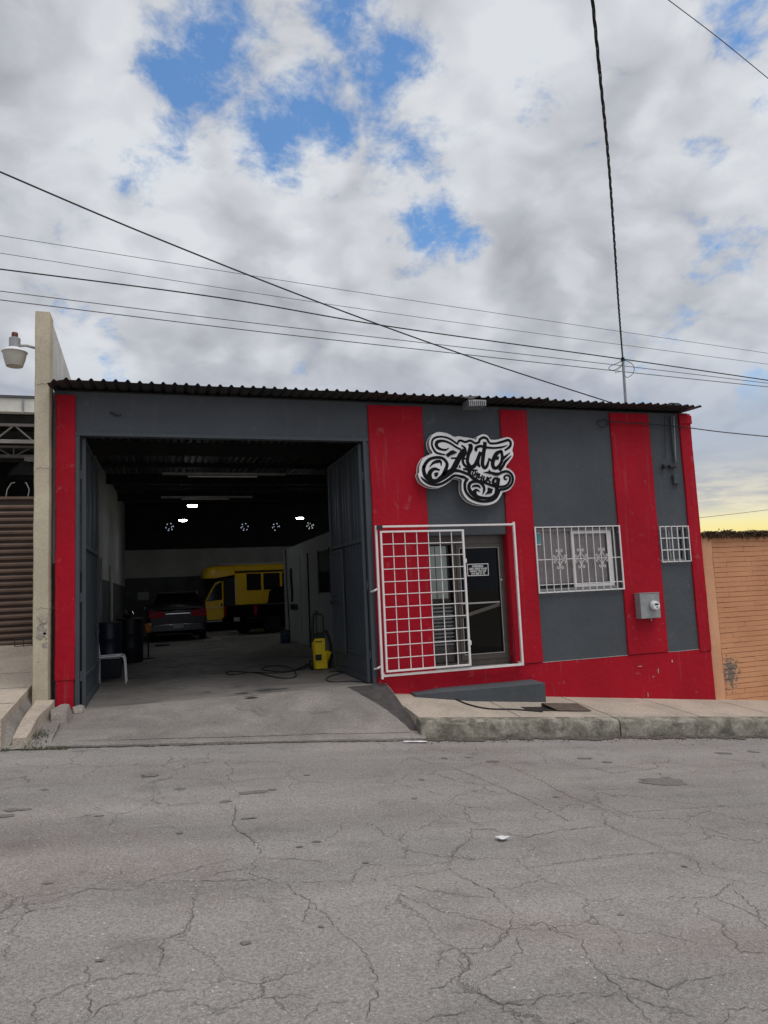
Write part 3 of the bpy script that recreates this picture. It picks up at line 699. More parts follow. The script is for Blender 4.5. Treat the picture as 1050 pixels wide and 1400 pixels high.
rf_ = leaf(3.02, -1, 10.56, 12.75, zf(11)+.015, 4.28, True)
# wicket door with bars in the right leaf
wk = MB(); ya, yb = 11.75, 12.66; za_, zb_ = .95, 2.70; xo = 2.955
for (p, q, r_, s_) in ((ya, ya+.04, za_, zb_), (yb-.04, yb, za_, zb_), (ya+.041, yb-.041, za_, za_+.04), (ya+.041, yb-.041, zb_-.04, zb_), (ya+.041, yb-.041, 1.78, 1.84)): wk.box(xo-.02, xo, p, q, r_, s_)
wk.build('wicket_frame', 'grey_metal', rf_, bevel=.003)
for yy in lin(ya+.09, yb-.09, 9): MB().box(xo-.016, xo-.002, yy-.009, yy+.009, za_+.041, zb_-.041).build('bar', 'grey_metal', rf_)
MB().box(xo-.05, xo-.021, yb-.25, yb-.05, 1.77, 1.83).build('lock_box', 'dark_steel', rf_, bevel=.004)
MB().box(xo-.03, xo-.012, 12.1, 12.6, 1.9, 1.915).build('bolt', 'dark_steel', rf_)

# --- roof sheets
def roofz(y): return 4.965+(y-10.1)*.045
per = .155; xw = 9.16; x0 = XL-.035; k = 0; NR = 6
prof = [(0, 0), (.30, 0), (.38, .5), (.46, .92), (.52, 1), (.58, .92), (.66, .5), (.74, 0)]
while x0 < xw-.1:
    x1 = min(x0+per*NR, xw+.02); pts = []
    x = x0-.02
    for c in range(int(round((x1-x0)/per))+1):
        for u, h in prof:
            xx = x0+per*(c+u)-.02
            if xx <= x1+per*.8: pts.append((xx, h*.033))
    rnd = random.Random(k*5+1); dy = rnd.uniform(-.035, .03); dz = rnd.uniform(-.008, .010)+.0022*(k % 2); tl = rnd.uniform(-.012, .012)
    if k == 0: dz = .004
    mb = MB(); ysr = [10.08+dy, 10.3, 10.6, 12.5, 16, 22, 31.2]
    n = len(pts)
    lay = []
    for off in (0, -.0016):
        for yy in ysr:
            for i, (xx, h) in enumerate(pts):
                sagg = dz*max(0, 1-(yy-10.08)/.9)+tl*(i/n-.5)*max(0, 1-(yy-10.08)/.9)
                if k == 0 and xx < x0+.16 and yy < 10.5: sagg -= .05*(1-(xx-x0)/.16)
                lay.append((xx, yy, roofz(yy)+h+sagg+off))
    m_ = len(ysr)
    fs = [(j*n+i, j*n+i+1, (j+1)*n+i+1, (j+1)*n+i) for j in range(m_-1) for i in range(n-1)]
    fs2 = [tuple(m_*n+q for q in reversed(f)) for f in fs]
    ed = [(i, m_*n+i, m_*n+i+1, i+1) for i in range(n-1)]
    mb.add(lay, fs+fs2+ed).build('roof_sheet', 'roof_sheet', shop, recalc=False)
    x0 += per*NR; k += 1
for yy in (13.0, 15.6, 18.2, 20.8, 23.4, 26.0, 28.6):
    MB().box(XL+.02, XR-.21 if yy > 10.6 else XR-.02, yy-.04, yy+.04, roofz(yy)-.105, roofz(yy)-.005).build('purlin', 'dark_steel', shop)
for yy in (14.4, 19.6, 24.8):
    MB().box(XL+.02, XR-.21, yy-.06, yy+.06, roofz(yy)-.36, roofz(yy)-.11).build('beam', 'interior_dark', shop)
# closer strip between wall head and sheets
MB().box(XL, XR-.01, FY+.02, FY+.15, 4.931, 4.955).build('wall_head', 'dark_steel', shop)
# torn sheet end with lamp is below: bent flap
fl = MB(); fl.add([(4.50, 10.02, 4.945), (4.86, 10.02, 4.975), (4.86, 10.3, 5.02), (4.50, 10.3, 5.02), (4.70, 9.97, 4.90)], [(0, 4, 1), (0, 1, 2, 3)])
fl.build('bent_flap', 'roof_sheet', shop, recalc=False)

# --- interior
IX = -1.39
MB().hexa([(-1.425, FY+.21, 2.55), (-1.39, FY+.21, 2.55), (-1.39, 30.8, 2.55), (-1.425, 30.8, 2.55), (-1.425, FY+.21, 4.97), (-1.39, FY+.21, 4.97), (-1.39, 30.8, 5.885), (-1.425, 30.8, 5.885)]).build('interior_wall', 'interior_white', shop)
MB().box(-1.425, -1.39, FY+.21, 30.8, .3, 2.549).build('wall_dado', 'interior_grey', shop)
BY = 30.8
vents = [(onY(px, py, BY), s) for px, py, s in ((232, 720, 1), (335, 720, 2), (378, 720, 3), (425, 718, 4))]
VR = .20
holes = [(c.x-VR, c.x+VR, c.z-VR, c.z+VR) for c, s in vents]
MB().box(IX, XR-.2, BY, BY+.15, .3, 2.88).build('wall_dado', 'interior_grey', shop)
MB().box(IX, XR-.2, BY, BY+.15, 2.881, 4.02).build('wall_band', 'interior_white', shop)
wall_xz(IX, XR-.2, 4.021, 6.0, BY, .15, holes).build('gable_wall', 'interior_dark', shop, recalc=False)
for (c, s) in vents:          # perforated clay vents: real holes with daylight behind
    rnd = random.Random(s); mb = MB(); ng = 18; rr = [0, .16, .34, .52, .68, .84, 1.5]
    for q in range(len(rr)-1):
        for g in range(ng):
            hole = (q == 4 and g % 3 == 0 and rnd.random() < .9) or (q == 2 and g % 4 == 0 and rnd.random() < .5)
            if hole: continue
            a0, a1 = 2*math.pi*g/ng, 2*math.pi*(g+1)/ng
            mb.add([(c.x+VR*rr[i]*math.cos(t), BY+.153, c.z+VR*rr[i]*math.sin(t)) for i, t in ((q, a0), (q+1, a0), (q+1, a1), (q, a1))], [(0, 1, 2, 3)])
    mb.build('vent_block', 'interior_dark', shop, recalc=False)
# office block on the right
PXF = 3.60
MB().box(PXF, PXF+.12, FY+.201, 21.8, .3, 3.32).build('partition_wall', 'partition_grey', shop)
MB().box(PXF+.121, XR-.201, 21.68, 21.8, .3, 3.32).build('partition_end', 'partition_grey', shop)
MB().box(PXF+.121, XR-.201, FY+.201, 21.679, 3.2, 3.32).build('office_ceiling', 'interior_white', shop)
MB().box(PXF+.121, XR-.201, FY+.201, 21.679, .5, .69).build('office_floor', 'interior_grey', shop)
MB().box(PXF+.121, XR-.201, 14.2, 14.3, .70, 3.19).build('office_wall', 'interior_grey', shop)
pw_ = MB(); pw_.box(PXF-.012, PXF-.002, 15.5, 16.65, 1.98, 2.94); pwo = pw_.build('office_window', 'vehicle_glass', shop)
MB().box(PXF-.03, PXF-.013, 15.44, 15.49, 1.94, 2.98).build('frame_bar', 'dark_steel', pwo); MB().box(PXF-.03, PXF-.013, 16.66, 16.71, 1.94, 2.98).build('frame_bar', 'dark_steel', pwo)
pdw = MB().box(PXF-.014, PXF-.002, 18.0, 19.0, zf(18)+.02, 2.92).build('office_door', 'partition_grey', shop)
MB().box(PXF-.03, PXF-.003, 17.92, 17.99, zf(18), 3.0).build('door_jamb', 'interior_dark', pdw); MB().box(PXF-.03, PXF-.003, 19.01, 19.08, zf(18), 3.0).build('door_jamb', 'partition_grey', pdw)
tag(MB().grid(lin(XL+.0, PXF+.05, 12), lin(FY+.0005, 22, 20), lambda x, y: zf(y)).build('garage_floor', 'garage_concrete', recalc=False), kind='structure')
tag(MB().grid(lin(XL+.0, XR-.2, 12), lin(22, 30.9, 12), lambda x, y: zf(y)).build('garage_floor', 'garage_concrete', recalc=False), kind='structure')

# --- entrance door
dr = wall_xz(DO[0]+.002, DO[1]-.006, DO[2]+.002, DO[3]-.002, FY+.125, .06, [(4.10, 4.48, .78, 2.66), (4.55, 5.36, .80, 2.66)])
door = dr.build('entrance_door', 'bronze_aluminium', shop, recalc=False)
lf2 = wall_xz(4.554, 5.356, .804, 2.656, FY+.110, .05, [(4.615, 5.298, .90, 2.590)]).build('door_leaf', 'bronze_aluminium', door, recalc=False)
MB().box(4.62, 5.293, FY+.138, FY+.144, .905, 2.585).build('door_pane', 'dark_glass', door)
bd = MB()
for (a, b, c, d) in ((4.603, 4.614, .89, 2.60), (5.299, 5.31, .89, 2.60), (4.614, 5.299, .888, .899), (4.614, 5.299, 2.591, 2.601)): bd.box(a, b, FY+.101, FY+.109, c, d)
bd.build('glazing_bead', 'silver_aluminium', door)
MB().box(4.58, 5.27, FY+.085, FY+.10, 1.69, 1.715).build('push_bar', 'silver_aluminium', door, bevel=.003)
MB().bar((4.60, FY+.092, 1.50), (5.26, FY+.092, 1.665), .014, .055).build('push_plate', 'bronze_aluminium', door)
MB().lathe((5.33, FY+.097, 2.06), [(.012, 0), (.012, .012)], 10, 'y').build('lock', 'white_metal', door)
sdl = MB().box(4.105, 4.475, FY+.15, FY+.156, .785, 2.655).build('sidelight_pane', 'glass', door)
for i, (a, b) in enumerate(((4.11, 4.20), (4.215, 4.30), (4.315, 4.40))):
    MB().box(a, b, FY+.162, FY+.166, 1.80, 2.64).build('blind_slat', 'blind', door)
for i in range(12): MB().box(4.11, 4.47, FY+.165, FY+.18, 1.06+i*.058, 1.086+i*.058).build('louvre', 'galvanised', door)
MB().box(4.11, 4.47, FY+.165, FY+.17, .79, 1.04).build('kick_panel', 'bronze_aluminium', door)
MB().box(4.06, 5.32, FY-.012, FY+.08, .695, .712).build('threshold', 'silver_aluminium', door)
# notice on the glass
nt = empty('door_notice', (4.9, FY+.09, 2.1), 'small black opening hours notice with white border on the glass door', 'notice')
p0 = onY(638.2, 771.2, FY+.134); p1 = onY(668.3, 786.6, FY+.134)
nx0, nx1, nz0, nz1 = p0.x, p1.x, p1.z, p0.z
MB().box(nx0, nx1, FY+.132, FY+.1375, nz0, nz1).build('card', 'sign_black', nt)
bb = MB(); w = .011
for (a, b, c, d) in ((nx0, nx0+w, nz0, nz1), (nx1-w, nx1, nz0, nz1), (nx0+w, nx1-w, nz0, nz0+w), (nx0+w, nx1-w, nz1-w, nz1)): bb.box(a, b, FY+.1305, FY+.1318, c, d)
bb.build('border', 'sign_white', nt)
def text(s, x, z, y, h, width, m, parent, name='lettering'):
    cu = bpy.data.curves.new('t', 'FONT'); cu.body = s; cu.align_x = 'CENTER'; cu.align_y = 'CENTER'; cu.size = h; cu.extrude = .0004; cu.offset = h*.03
    o = bpy.data.objects.new('t', cu); COL.objects.link(o); bpy.context.view_layer.update()
    me = bpy.data.meshes.new_from_object(o.evaluated_get(bpy.context.evaluated_depsgraph_get())); bpy.data.objects.remove(o)
    wx = max(v.co.x for v in me.vertices)-min(v.co.x for v in me.vertices); k = width/wx
    for v in me.vertices: v.co = Vector((x+v.co.x*k, y-v.co.z, z+v.co.y))
    me.materials.clear(); me.materials.append(MATS[m]); ob = bpy.data.objects.new(name, me); return link(ob, parent)
ncx = (nx0+nx1)/2; nh = nz1-nz0; nw = nx1-nx0
text('HORARIO', ncx, nz1-nh*.21, FY+.1305, .05, nw*.52, 'sign_white', nt)
text('LUNES A VIERNES 9:00 A 6:00', ncx, nz1-nh*.42, FY+.1305, .046, nw*.84, 'sign_white', nt)
text('SABADO 9:00 A 2:00', ncx, nz1-nh*.62, FY+.1305, .044, nw*.74, 'sign_white', nt)
text('614 260 57 10', ncx, nz1-nh*.82, FY+.1305, .046, nw*.62, 'sign_white', nt)

# --- windows
def rect_ring(x0, x1, z0, z1, ya, yb, w): return wall_xz(x0, x1, z0, z1, ya, yb-ya, [(x0+w, x1-w, z0+w, z1-w)])
w1 = rect_ring(W1[0]+.003, W1[1]-.003, W1[2]+.003, W1[3]-.003, FY+.06, FY+.11, .045).build('window', 'silver_aluminium', shop, recalc=False)
rect_ring(6.66, 7.42, W1[2]+.05, W1[3]-.05, FY+.05, FY+.075, .05).build('sash', 'white_metal', w1, recalc=False)
MB().box(W1[0]+.05, 6.655, FY+.088, FY+.092, W1[2]+.05, W1[3]-.05).build('pane', 'glass', w1)
MB().box(6.715, 7.365, FY+.062, FY+.066, W1[2]+.105, W1[3]-.105).build('pane', 'glass', w1)
MB().box(7.425, 7.46, FY+.061, FY+.1, W1[2]+.05, W1[3]-.05).build('jamb', 'white_metal', w1)
def curtain(x0, x1, z0, z1, y, n, m, par):
    c = MB(); xs_ = lin(x0, x1, n*6+1); tt = [y+.008*math.sin(i/6*2*math.pi)+.008*mn.noise(Vector((x*7, 0, 0))) for i, x in enumerate(xs_)]
    c.add([(x, t, z0) for x, t in zip(xs_, tt)]+[(x, t, z1) for x, t in zip(xs_, tt)], [(i, i+1, len(xs_)+i+1, len(xs_)+i) for i in range(len(xs_)-1)])
    return c.build('curtain', m, par, recalc=False, smooth=True)
curtain(W1[0]+.01, 7.40, W1[2]+.13, W1[3]-.01, FY+.15, 17, 'curtain', w1)
MB().box(5.99, 6.09, FY+.080, FY+.084, 2.63, 2.80).build('sticker', 'teal_sticker', w1)
MB().box(5.985, 6.095, FY+.085, FY+.087, 2.61, 2.82).build('sticker_border', 'sign_white', w1)
w2 = rect_ring(W2[0]+.003, W2[1]-.003, W2[2]+.003, W2[3]-.003, FY+.07, FY+.11, .035).build('window', 'silver_aluminium', shop, recalc=False)
MB().box(8.66, 8.69, FY+.071, FY+.1, W2[2]+.04, W2[3]-.04).build('mullion', 'silver_aluminium', w2)
MB().box(W2[0]+.04, 8.655, FY+.085, FY+.089, W2[2]+.04, W2[3]-.04).build('pane', 'glass', w2)
MB().box(8.695, W2[1]-.04, FY+.085, FY+.089, W2[2]+.04, W2[3]-.04).build('pane', 'glass', w2)
curtain(8.55, W2[1]-.01, W2[2]+.03, W2[3]-.01, FY+.15, 6, 'interior_grey', w2)
# rooms behind the windows stay dim
# --- window guards
def guard1():
    g = empty('window_guard', (6.74, FY-.05, W1[2]), 'white wrought iron guard with scrollwork over the wide curtained window', 'window guard')
    y = FY-.05; a, b, c, d = W1[0]-.01, W1[1]+.012, W1[2]-.012, W1[3]+.012
    for z, r_ in ((d, .009), (c, .011), ((c+d)/2+.0, .007), (c+.125, .007)): MB().box(a+.012, b-.012, y-r_, y+r_, z-r_, z+r_).build('rail', 'white_metal', g)
    for x in (a, b): MB().box(x-.011, x+.011, y-.011, y+.011, c-.012, d+.012).build('post', 'white_metal', g)
    xs_ = lin(a, b, 13)[1:-1]
    for x in xs_: MB().box(x-.0052, x+.0052, y-.021, y-.0105, c, d).build('bar', 'white_metal', g)
    zc_ = (c+d)/2
    for cx in (xs_[2], xs_[5], xs_[8]):
        mb = MB()
        for sx in (-1, 1):
            for sz in (-1, 1):
                p = [(.020, .145), (.045, .160), (.062, .140), (.048, .122), (.030, .132)]       # curl at the bar
                q = [(.012, .15), (.012, .10), (.035, .05), (.075, .022), (.105, .030), (.115, .052), (.095, .062), (.085, .045)]
                for pl in (p, q): mb.tube([(cx+sx*u, y-.028, zc_+sz*v) for u, v in catmull(pl, 4)], .0055, 5)
        mb.build('scroll', 'white_metal', g, smooth=True)
    for x in (a, b):
        for z in (c+.1, d-.1): MB().box(x-.006, x+.006, y+.011, FY+.01, z-.006, z+.006).build('bracket', 'white_metal', g)
guard1()
def guard2():
    g = empty('window_guard', (8.69, FY-.045, W2[2]), 'small white square mesh guard over the little window near the right corner', 'window guard')
    y = FY-.045; a, b, c, d = W2[0]-.005, W2[1]+.005, W2[2]-.008, W2[3]+.008
    for z in lin(c, d, 4): MB().box(a, b, y-.009, y+.009, z-.009, z+.009).build('rail', 'white_metal', g)
    for x in lin(a, b, 6): MB().box(x-.007, x+.007, y-.0235, y-.0095, c-.008, d+.008).build('bar', 'white_metal', g)
    for x in (a+.02, b-.02): MB().box(x-.006, x+.006, y+.010, FY+.02, d-.03, d-.018).build('bracket', 'white_metal', g)
guard2()
# --- sliding security grille before the door
def gate():
    g = empty('security_gate', (4.3, FY-.12, .70), 'white square mesh sliding security gate drawn in front of the glass door', 'gate')
    y = FY-.115
    a, b, c, d = 3.15, 5.50, .70, 2.95; r_ = .017
    def bx(nm, x0, x1, z0, z1, yy=y, t=.02, m='pink_white_metal'): MB().box(x0, x1, yy-t, yy+t, z0, z1).build(nm, m, g, bevel=.003)
    bx('rail', a+r_+.001, b-r_-.001, d-r_, d+r_-.004); bx('rail', a+r_+.001, b-r_-.001, c-r_, c+r_)
    bx('post', a-r_, a+r_, c-r_-.03, d+r_); bx('post', b-r_, b+r_, c-r_, d+r_+.02)
    # sliding panel
    y2 = y-.036; p0, p1, q0, q1 = 3.215, 4.575, .765, 2.865; s = .014
    for (x0, x1, z0, z1) in ((p0-s, p0+s, q0-s, q1+s), (p1-s*1.2, p1+s*1.2, q0-s, q1+s)): bx('panel_stile', x0, x1, z0, z1, y2, .015)
    for z in (q0, q1): bx('panel_rail', p0+s+.001, p1-s*1.2-.001, z-s, z+s, y2, .0145)
    for x in lin(p0, p1, 8)[1:-1]: bx('mesh_bar', x-.0065, x+.0065, q0+s, q1-s, y2+.008, .006)
    for z in lin(q0, q1, 12)[1:-1]: bx('mesh_bar', p0+s, p1-s*1.2, z-.0065, z+.0065, y2-.0055, .006)
    for z in (2.38, 1.10): MB().lathe((p1+.02, y2-.0, z), [(.004, -.04), (.022, -.03), (.022, .03), (.004, .04)], 10).build('latch', 'white_metal', g, smooth=True)
    MB().box(a+.0, a+.09, y-.06, y-.037, d-.05, d+.015).build('stop_block', 'dark_steel', g)
    for z in (.82, 1.98): MB().tube([(a-.09, FY-.02, z-.02), (a-.06, y, z), (a-.02, y, z+.02)], .016, 7).build('bracket', 'white_metal', g, smooth=True)
    for x in (a+.03, b-.03):
        for z in (c+.03, d-.01): MB().box(x-.012, x+.012, y+.021, FY-.003, z-.012, z+.012).build('stand_off', 'white_metal', g)
gate()
# --- step before the door
st = MB(); x0, x1 = 3.62, 5.68; zt = .435
secs = []
for i, x in enumerate(lin(x0, x1, 30)):
    t = (x-x0)/(x1-x0); yfr = 10.30-.26*min(1, t*2.2+.12)
    zz = zt-.03*(1-min(1, t*4)); zb = zs(x, yfr)-.06
    secs.append([(x, FY-.022, zb), (x, yfr, zb), (x, yfr-.002, zz-.008), (x, yfr+.008, zz), (x, FY-.022, zz+.004)])
tag(rough(st.loft(secs), .004, 7).build('door_step', 'grey_paint', smooth=True), 'low dark grey painted concrete step on the pavement below the glass door', 'step')

# --- sign
SY = FY-.17
OUT = [(601.8, 591), (611.7, 592.9), (620.9, 597.4), (627, 596.7), (633, 597.8), (639.1, 598.6), (647.5, 600.2), (650.6, 601.5), (653.6, 596.9), (660.5, 594), (666.6, 595.9), (670.4, 601), (678.8, 601.6), (687.9, 599.3), (694.8, 598.2), (700, 600.9), (702, 605.8), (700.6, 612.7), (700.3, 616.5), (701.5, 620.3), (700.1, 625.6), (695.5, 631.7), (691.3, 638.8), (697, 642.1), (702.4, 647.4), (703.9, 654.3), (702, 661.9), (697, 668.8), (691, 671.8), (686.6, 672.8), (684.9, 677.1), (679.5, 684.8), (671.9, 689), (660.5, 689.9), (649, 687.8), (639.1, 682.5), (633, 674.1), (631.5, 665), (632, 656.5), (629.2, 654.3), (620.9, 653.1), (614.8, 658.1), (605.6, 664.2), (596.5, 666.3), (585, 664.2), (575.9, 658.1), (572.1, 649.7), (573.4, 645.5), (573.6, 639.3), (575.9, 631.7), (581.2, 624.9), (591.5, 619.7), (588.1, 612.7), (587, 603.5), (591.1, 595.1), (596.5, 591.7), (601.8, 591)]
OUTS = catmull(OUT, 4)[:-1]
sign = empty('wall_sign', (onY(637, 645, FY).x, FY, 3.3), 'cut-out white sign with swirling black Auto Tuning lettering on the facade', 'sign')
face = [onY(x, y, SY) for x, y in OUTS]
cx_ = sum(p.x for p in face)/len(face); cz_ = sum(p.z for p in face)/len(face)
def earfill(pts, y, flip=False):
    from mathutils.geometry import tessellate_polygon
    return tessellate_polygon([[Vector((p.x, p.z, 0)) for p in pts]])
mb = MB(); n = len(face); mb.add([(p.x, SY, p.z) for p in face], earfill(face, SY)); mb.build('face', 'sign_white', sign)
mb = MB(); back = [(p.x, FY-.045, p.z) for p in face]
mb.add([(p.x, SY+.0005, p.z) for p in face]+back, [(i, (i+1) % n, n+(i+1) % n, n+i) for i in range(n)])
mb.add([Vector(b) for b in back], earfill(face, 0)); mb.build('return_edge', 'sign_edge', sign)
rim = MB(); rim.tube([(p.x, FY-.05, p.z) for p in face], .008, 5, closed=True); rim.build('rim', 'sign_white', sign)
rim = MB(); rim.tube([(p.x, SY+.002, p.z) for p in face], .005, 5, closed=True); rim.build('rim', 'sign_white', sign)
for dx, dz in ((-.5, .2), (.5, .2), (.1, -.3)): MB().box(cx_+dx-.02, cx_+dx+.02, FY-.0445, FY-.0015, cz_+dz-.02, cz_+dz+.02).build('mount', 'dark_steel', sign)
ORG = {'A': (566, 586), 'B': (630, 586), 'C': (566, 636), 'D': (630, 636)}; Q = 13.125
ST = [
 'A 555 470 22 480 455 30 400 430 34 345 360 34 320 280 32 335 200 32 400 155 32 490 145 30 580 160 30 660 195 30 740 250 30 792 285 24',
 'A 785 275 24 797 230 34 840 215 36 920 240 36 1000 215 36 B 210 235 36 260 262 36 320 245 38 345 190 40 410 160 42 470 185 40 500 240 36 540 265 36 640 262 36 760 230 40 850 205 42 892 245 42 890 300 42 850 350 38 785 390 30',
 'A 625 348 12 570 380 30 500 375 36 430 345 46 400 290 54 420 240 54 490 220 42 570 230 36 660 270 32 750 330 32 845 380 34',
 'A 905 385 74 850 450 78 800 540 82 750 640 88 690 745 84 C 620 140 90 520 210 90 400 285 62 300 268 72 210 200 62 175 110 58 175 30 54 A 182 680 54 210 620 50 280 550 46 380 520 46 480 522 46 550 560 46 592 630 50 582 700 54 545 785 60 C 540 145 60 480 192 16',
 'A 278 695 8 340 620 36 420 588 52 478 595 40 488 670 10', 'C 462 90 26 370 65 46 300 110 62 275 180 72 300 255 60',
 'A 660 530 24 760 530 28 880 535 28 965 546 20', 'A 850 300 22 910 350 36 922 430 42 880 530 42 880 610 42 920 668 42 985 692 40',
 'A 975 300 30 1020 300 56 1010 370 72 975 460 58 958 590 52 985 650 56 1010 690 60 1080 670 62 B 290 580 56 330 480 56 352 415 46', 'B 345 430 50 312 560 50 312 640 50 345 686 34',
 'B 430 238 58 430 320 62 410 420 62 395 540 62 388 640 58 420 702 50 462 680 46 492 600 34 502 525 10', 'B 292 395 50 262 370 40 290 330 42 360 315 42 450 337 36 600 347 32 740 332 30 836 298 10',
 'B 735 400 40 650 440 62 600 520 66 570 620 62 592 700 58 650 700 48 712 630 46 742 540 50 736 440 44 722 395 40', 'B 640 500 90 645 560 60', 'B 742 550 46 800 500 36 884 428 10', 'B 498 530 16 545 575 40',
 'B 905 485 12 840 550 32 790 600 42 760 660 42 690 750 54', 'C 690 95 60 800 102 44 900 135 42 1000 180 42 D 180 200 50 260 260 54 320 290 50 420 312 42 520 350 42 620 382 42 700 386 36 790 375 36 850 330 36 882 260 34 870 200 32 820 180 30 778 212 30 792 252 30 835 248 10',
 'D 645 385 64 642 470 62 610 540 52 530 588 48 420 592 48 300 572 62 200 505 62 150 425 54 150 350 50 200 302 46 290 290 46 360 320 46 412 390 42 416 450 36 388 525 8',
 'D 200 392 18 240 372 36 310 372 36 352 415 18', 'D 345 475 8 280 445 40 240 490 64 275 560 62',
 'D 685 155 40 760 120 40 840 115 40 910 170 38 932 250 38 912 330 38 850 400 38 770 432 40 702 442 40 672 510 38 630 580 38 550 632 40 420 652 40 300 636 40 180 580 40 100 490 42 70 390 44 80 300 46 115 262 40', 'D 140 262 20 50 215 44 0 205 40 C 830 200 40 740 185 40 690 205 42 620 260 42 500 330 40 380 352 40 260 322 40 170 260 30 122 205 8',
 'D 45 72 22 170 85 32 302 92 18', 'D 150 45 50 150 150 64', 'D 235 100 16 206 150 20 226 182 18 252 150 16', 'D 264 112 18 246 192 22', 'D 304 130 22 288 190 24 272 246 26', 'D 262 132 14 290 175 20 330 152 16', 'D 338 150 24 312 236 26', 'D 388 180 24 358 274 26', 'D 322 216 14 376 216 18',
 'D 424 200 26 404 260 28 424 292 26 456 262 24 472 214 22', 'D 484 208 26 458 294 28', 'D 548 218 24 490 252 22 534 314 28', 'D 664 240 40 602 242 36 576 290 42 592 332 40 640 322 36 662 262 40', 'D 684 232 40 662 340 52 642 400 60', 'A 880 722 22 985 728 34']
PG = ['A 565 468 660 395 700 388 772 430 700 465 650 480 612 518', 'D 400 130 490 112 506 78 532 112 620 132 682 132 704 170 660 192 600 186 560 168 480 150', 'D 480 398 572 430 552 502 430 528 482 462', 'A 818 648 838 702 798 696', 'C 362 142 400 128 436 132 424 186 392 212 366 180']
def parse(s, k):
    o = None; out = []; tok = s.split(); i = 0
    while i < len(tok):
        if tok[i] in ORG: o = ORG[tok[i]]; i += 1; continue
        v = [float(q) for q in tok[i:i+k]]; out.append((o[0]+v[0]/Q, o[1]+v[1]/Q, *[q/Q for q in v[2:]])); i += k
    return out
pxm = (onY(660, 640, SY)-onY(600, 640, SY)).length/60
for k, s in enumerate(ST):
    pts = catmull(parse(s, 3), 5); P = [onY(p[0], p[1], SY) for p in pts]; y = SY-.004-.00025*k; L = []; Rr = []; n = len(P)
    for i, p in enumerate(P):
        d = P[min(i+1, n-1)]-P[max(i-1, 0)]; d.y = 0; d = d.normalized() if d.length else Vector((1, 0, 0)); u = Vector((-d.z, 0, d.x)); w = max(.001, pts[i][2]*pxm/2)*1.09
        L.append(Vector((p.x+u.x*w, y, p.z+u.z*w))); Rr.append(Vector((p.x-u.x*w, y, p.z-u.z*w)))
    mb = MB(); mb.add(L+Rr, [(i, i+1, n+i+1, n+i) for i in range(n-1)])
    ring = L+Rr[::-1]; rb = [Vector((q.x, SY-.0006, q.z)) for q in ring]; m_ = len(ring)
    mb.add(ring+rb, [(i, (i+1) % m_, m_+(i+1) % m_, m_+i) for i in range(m_)])
    mb.build('lettering_stroke', 'sign_black', sign, recalc=False)
for k, s in enumerate(PG):
    P = [onY(x, y, SY) for x, y in parse(s, 2)]; y = SY-.0142-.0003*k
    mb = MB(); mb.add([(p.x, y, p.z) for p in P], earfill(P, 0)); m_ = len(P)
    mb.add([(p.x, y, p.z) for p in P]+[(p.x, SY-.0006, p.z) for p in P], [(i, (i+1) % m_, m_+(i+1) % m_, m_+i) for i in range(m_)])
    mb.build('lettering_stroke', 'sign_black', sign, recalc=False)

# --- electric meter
mt = empty('electric_meter', (8.03, FY-.035, 1.3), 'grey electricity meter box with round glass dial on the red pillar', 'meter')
a = onY(869.5, 812, FY-.1); b = onY(899.5, 845, FY-.1); X0, X1, Z0, Z1 = a.x+.01, b.x, b.z+.01, a.z
MB().box(X0, X1, FY-.185, FY-PR-.001, Z0, Z1).build('box', 'meter_grey', mt, bevel=.008)
MB().box(X0-.008, X1+.008, FY-.19, FY-PR-.002, Z1+.0005, Z1+.012).build('hood', 'meter_grey', mt)
mcx, mcz = X0+.255, Z0+.215
MB().lathe((mcx, FY-.185, mcz), [(.088, 0), (.088, -.02), (.08, -.025)], 24, 'y').build('socket_ring', 'galvanised', mt, smooth=True)
MB().lathe((mcx, FY-.21, mcz), [(.074, 0), (.074, -.05), (.066, -.065)], 24, 'y').build('dial', 'sign_white', mt, smooth=True)
MB().box(mcx-.04, mcx+.035, FY-.279, FY-.2752, mcz+.004, mcz+.032).build('display', 'dark_steel', mt)
MB().box(mcx-.005, mcx+.015, FY-.279, FY-.2752, mcz-.045, mcz-.02).build('key', 'dark_steel', mt)
MB().tube([(mcx, FY-.1, Z0), (mcx, FY-.1, Z0-.05)], .014, 8).build('knockout', 'galvanised', mt)

# --- small fittings high on the right
cdx = empty('conduit_run', (8.93, FY-.03, 3.7), 'dark conduit pipes and small box under the eave at the right corner', 'conduit')
def gp(px, py, d=.04): return onY(px, py, FY-d)
MB().tube([gp(917, 569), gp(918.5, 590), gp(921, 615), gp(923, 632)], .018, 7).build('pipe', 'grey_metal', cdx, smooth=True)
MB().tube([gp(921, 569), gp(922.5, 600), gp(924, 632)], .011, 6).build('pipe', 'galvanised', cdx, smooth=True)
MB().tube([gp(909, 569), gp(909.3, 600), gp(909.5, 627)], .006, 5).build('wire', 'cable_black', cdx)
c = gp(908.5, 637.5, .06); MB().lathe(c, [(.02, -.05), (.045, -.03), (.045, .02), (.02, .05)], 12, 'y').build('camera_head', 'dark_steel', cdx, smooth=True)
c = gp(920, 638, .05); MB().box(c.x-.08, c.x+.07, c.y-.03, FY-.003, c.z-.02, c.z+.03).build('weather_head', 'dark_steel', cdx, bevel=.008)
c = gp(924.5, 655, .05); MB().box(c.x-.06, c.x+.065, c.y-.02, FY-.003, c.z-.085, c.z+.08).build('junction_box', 'grey_metal', cdx, bevel=.006)
fd = empty('floodlight', (4.85, 10.15, 4.8), 'small pale ribbed floodlight hanging under the corrugated eave above the sign', 'lamp')
c = onY(648, 554, 10.12)
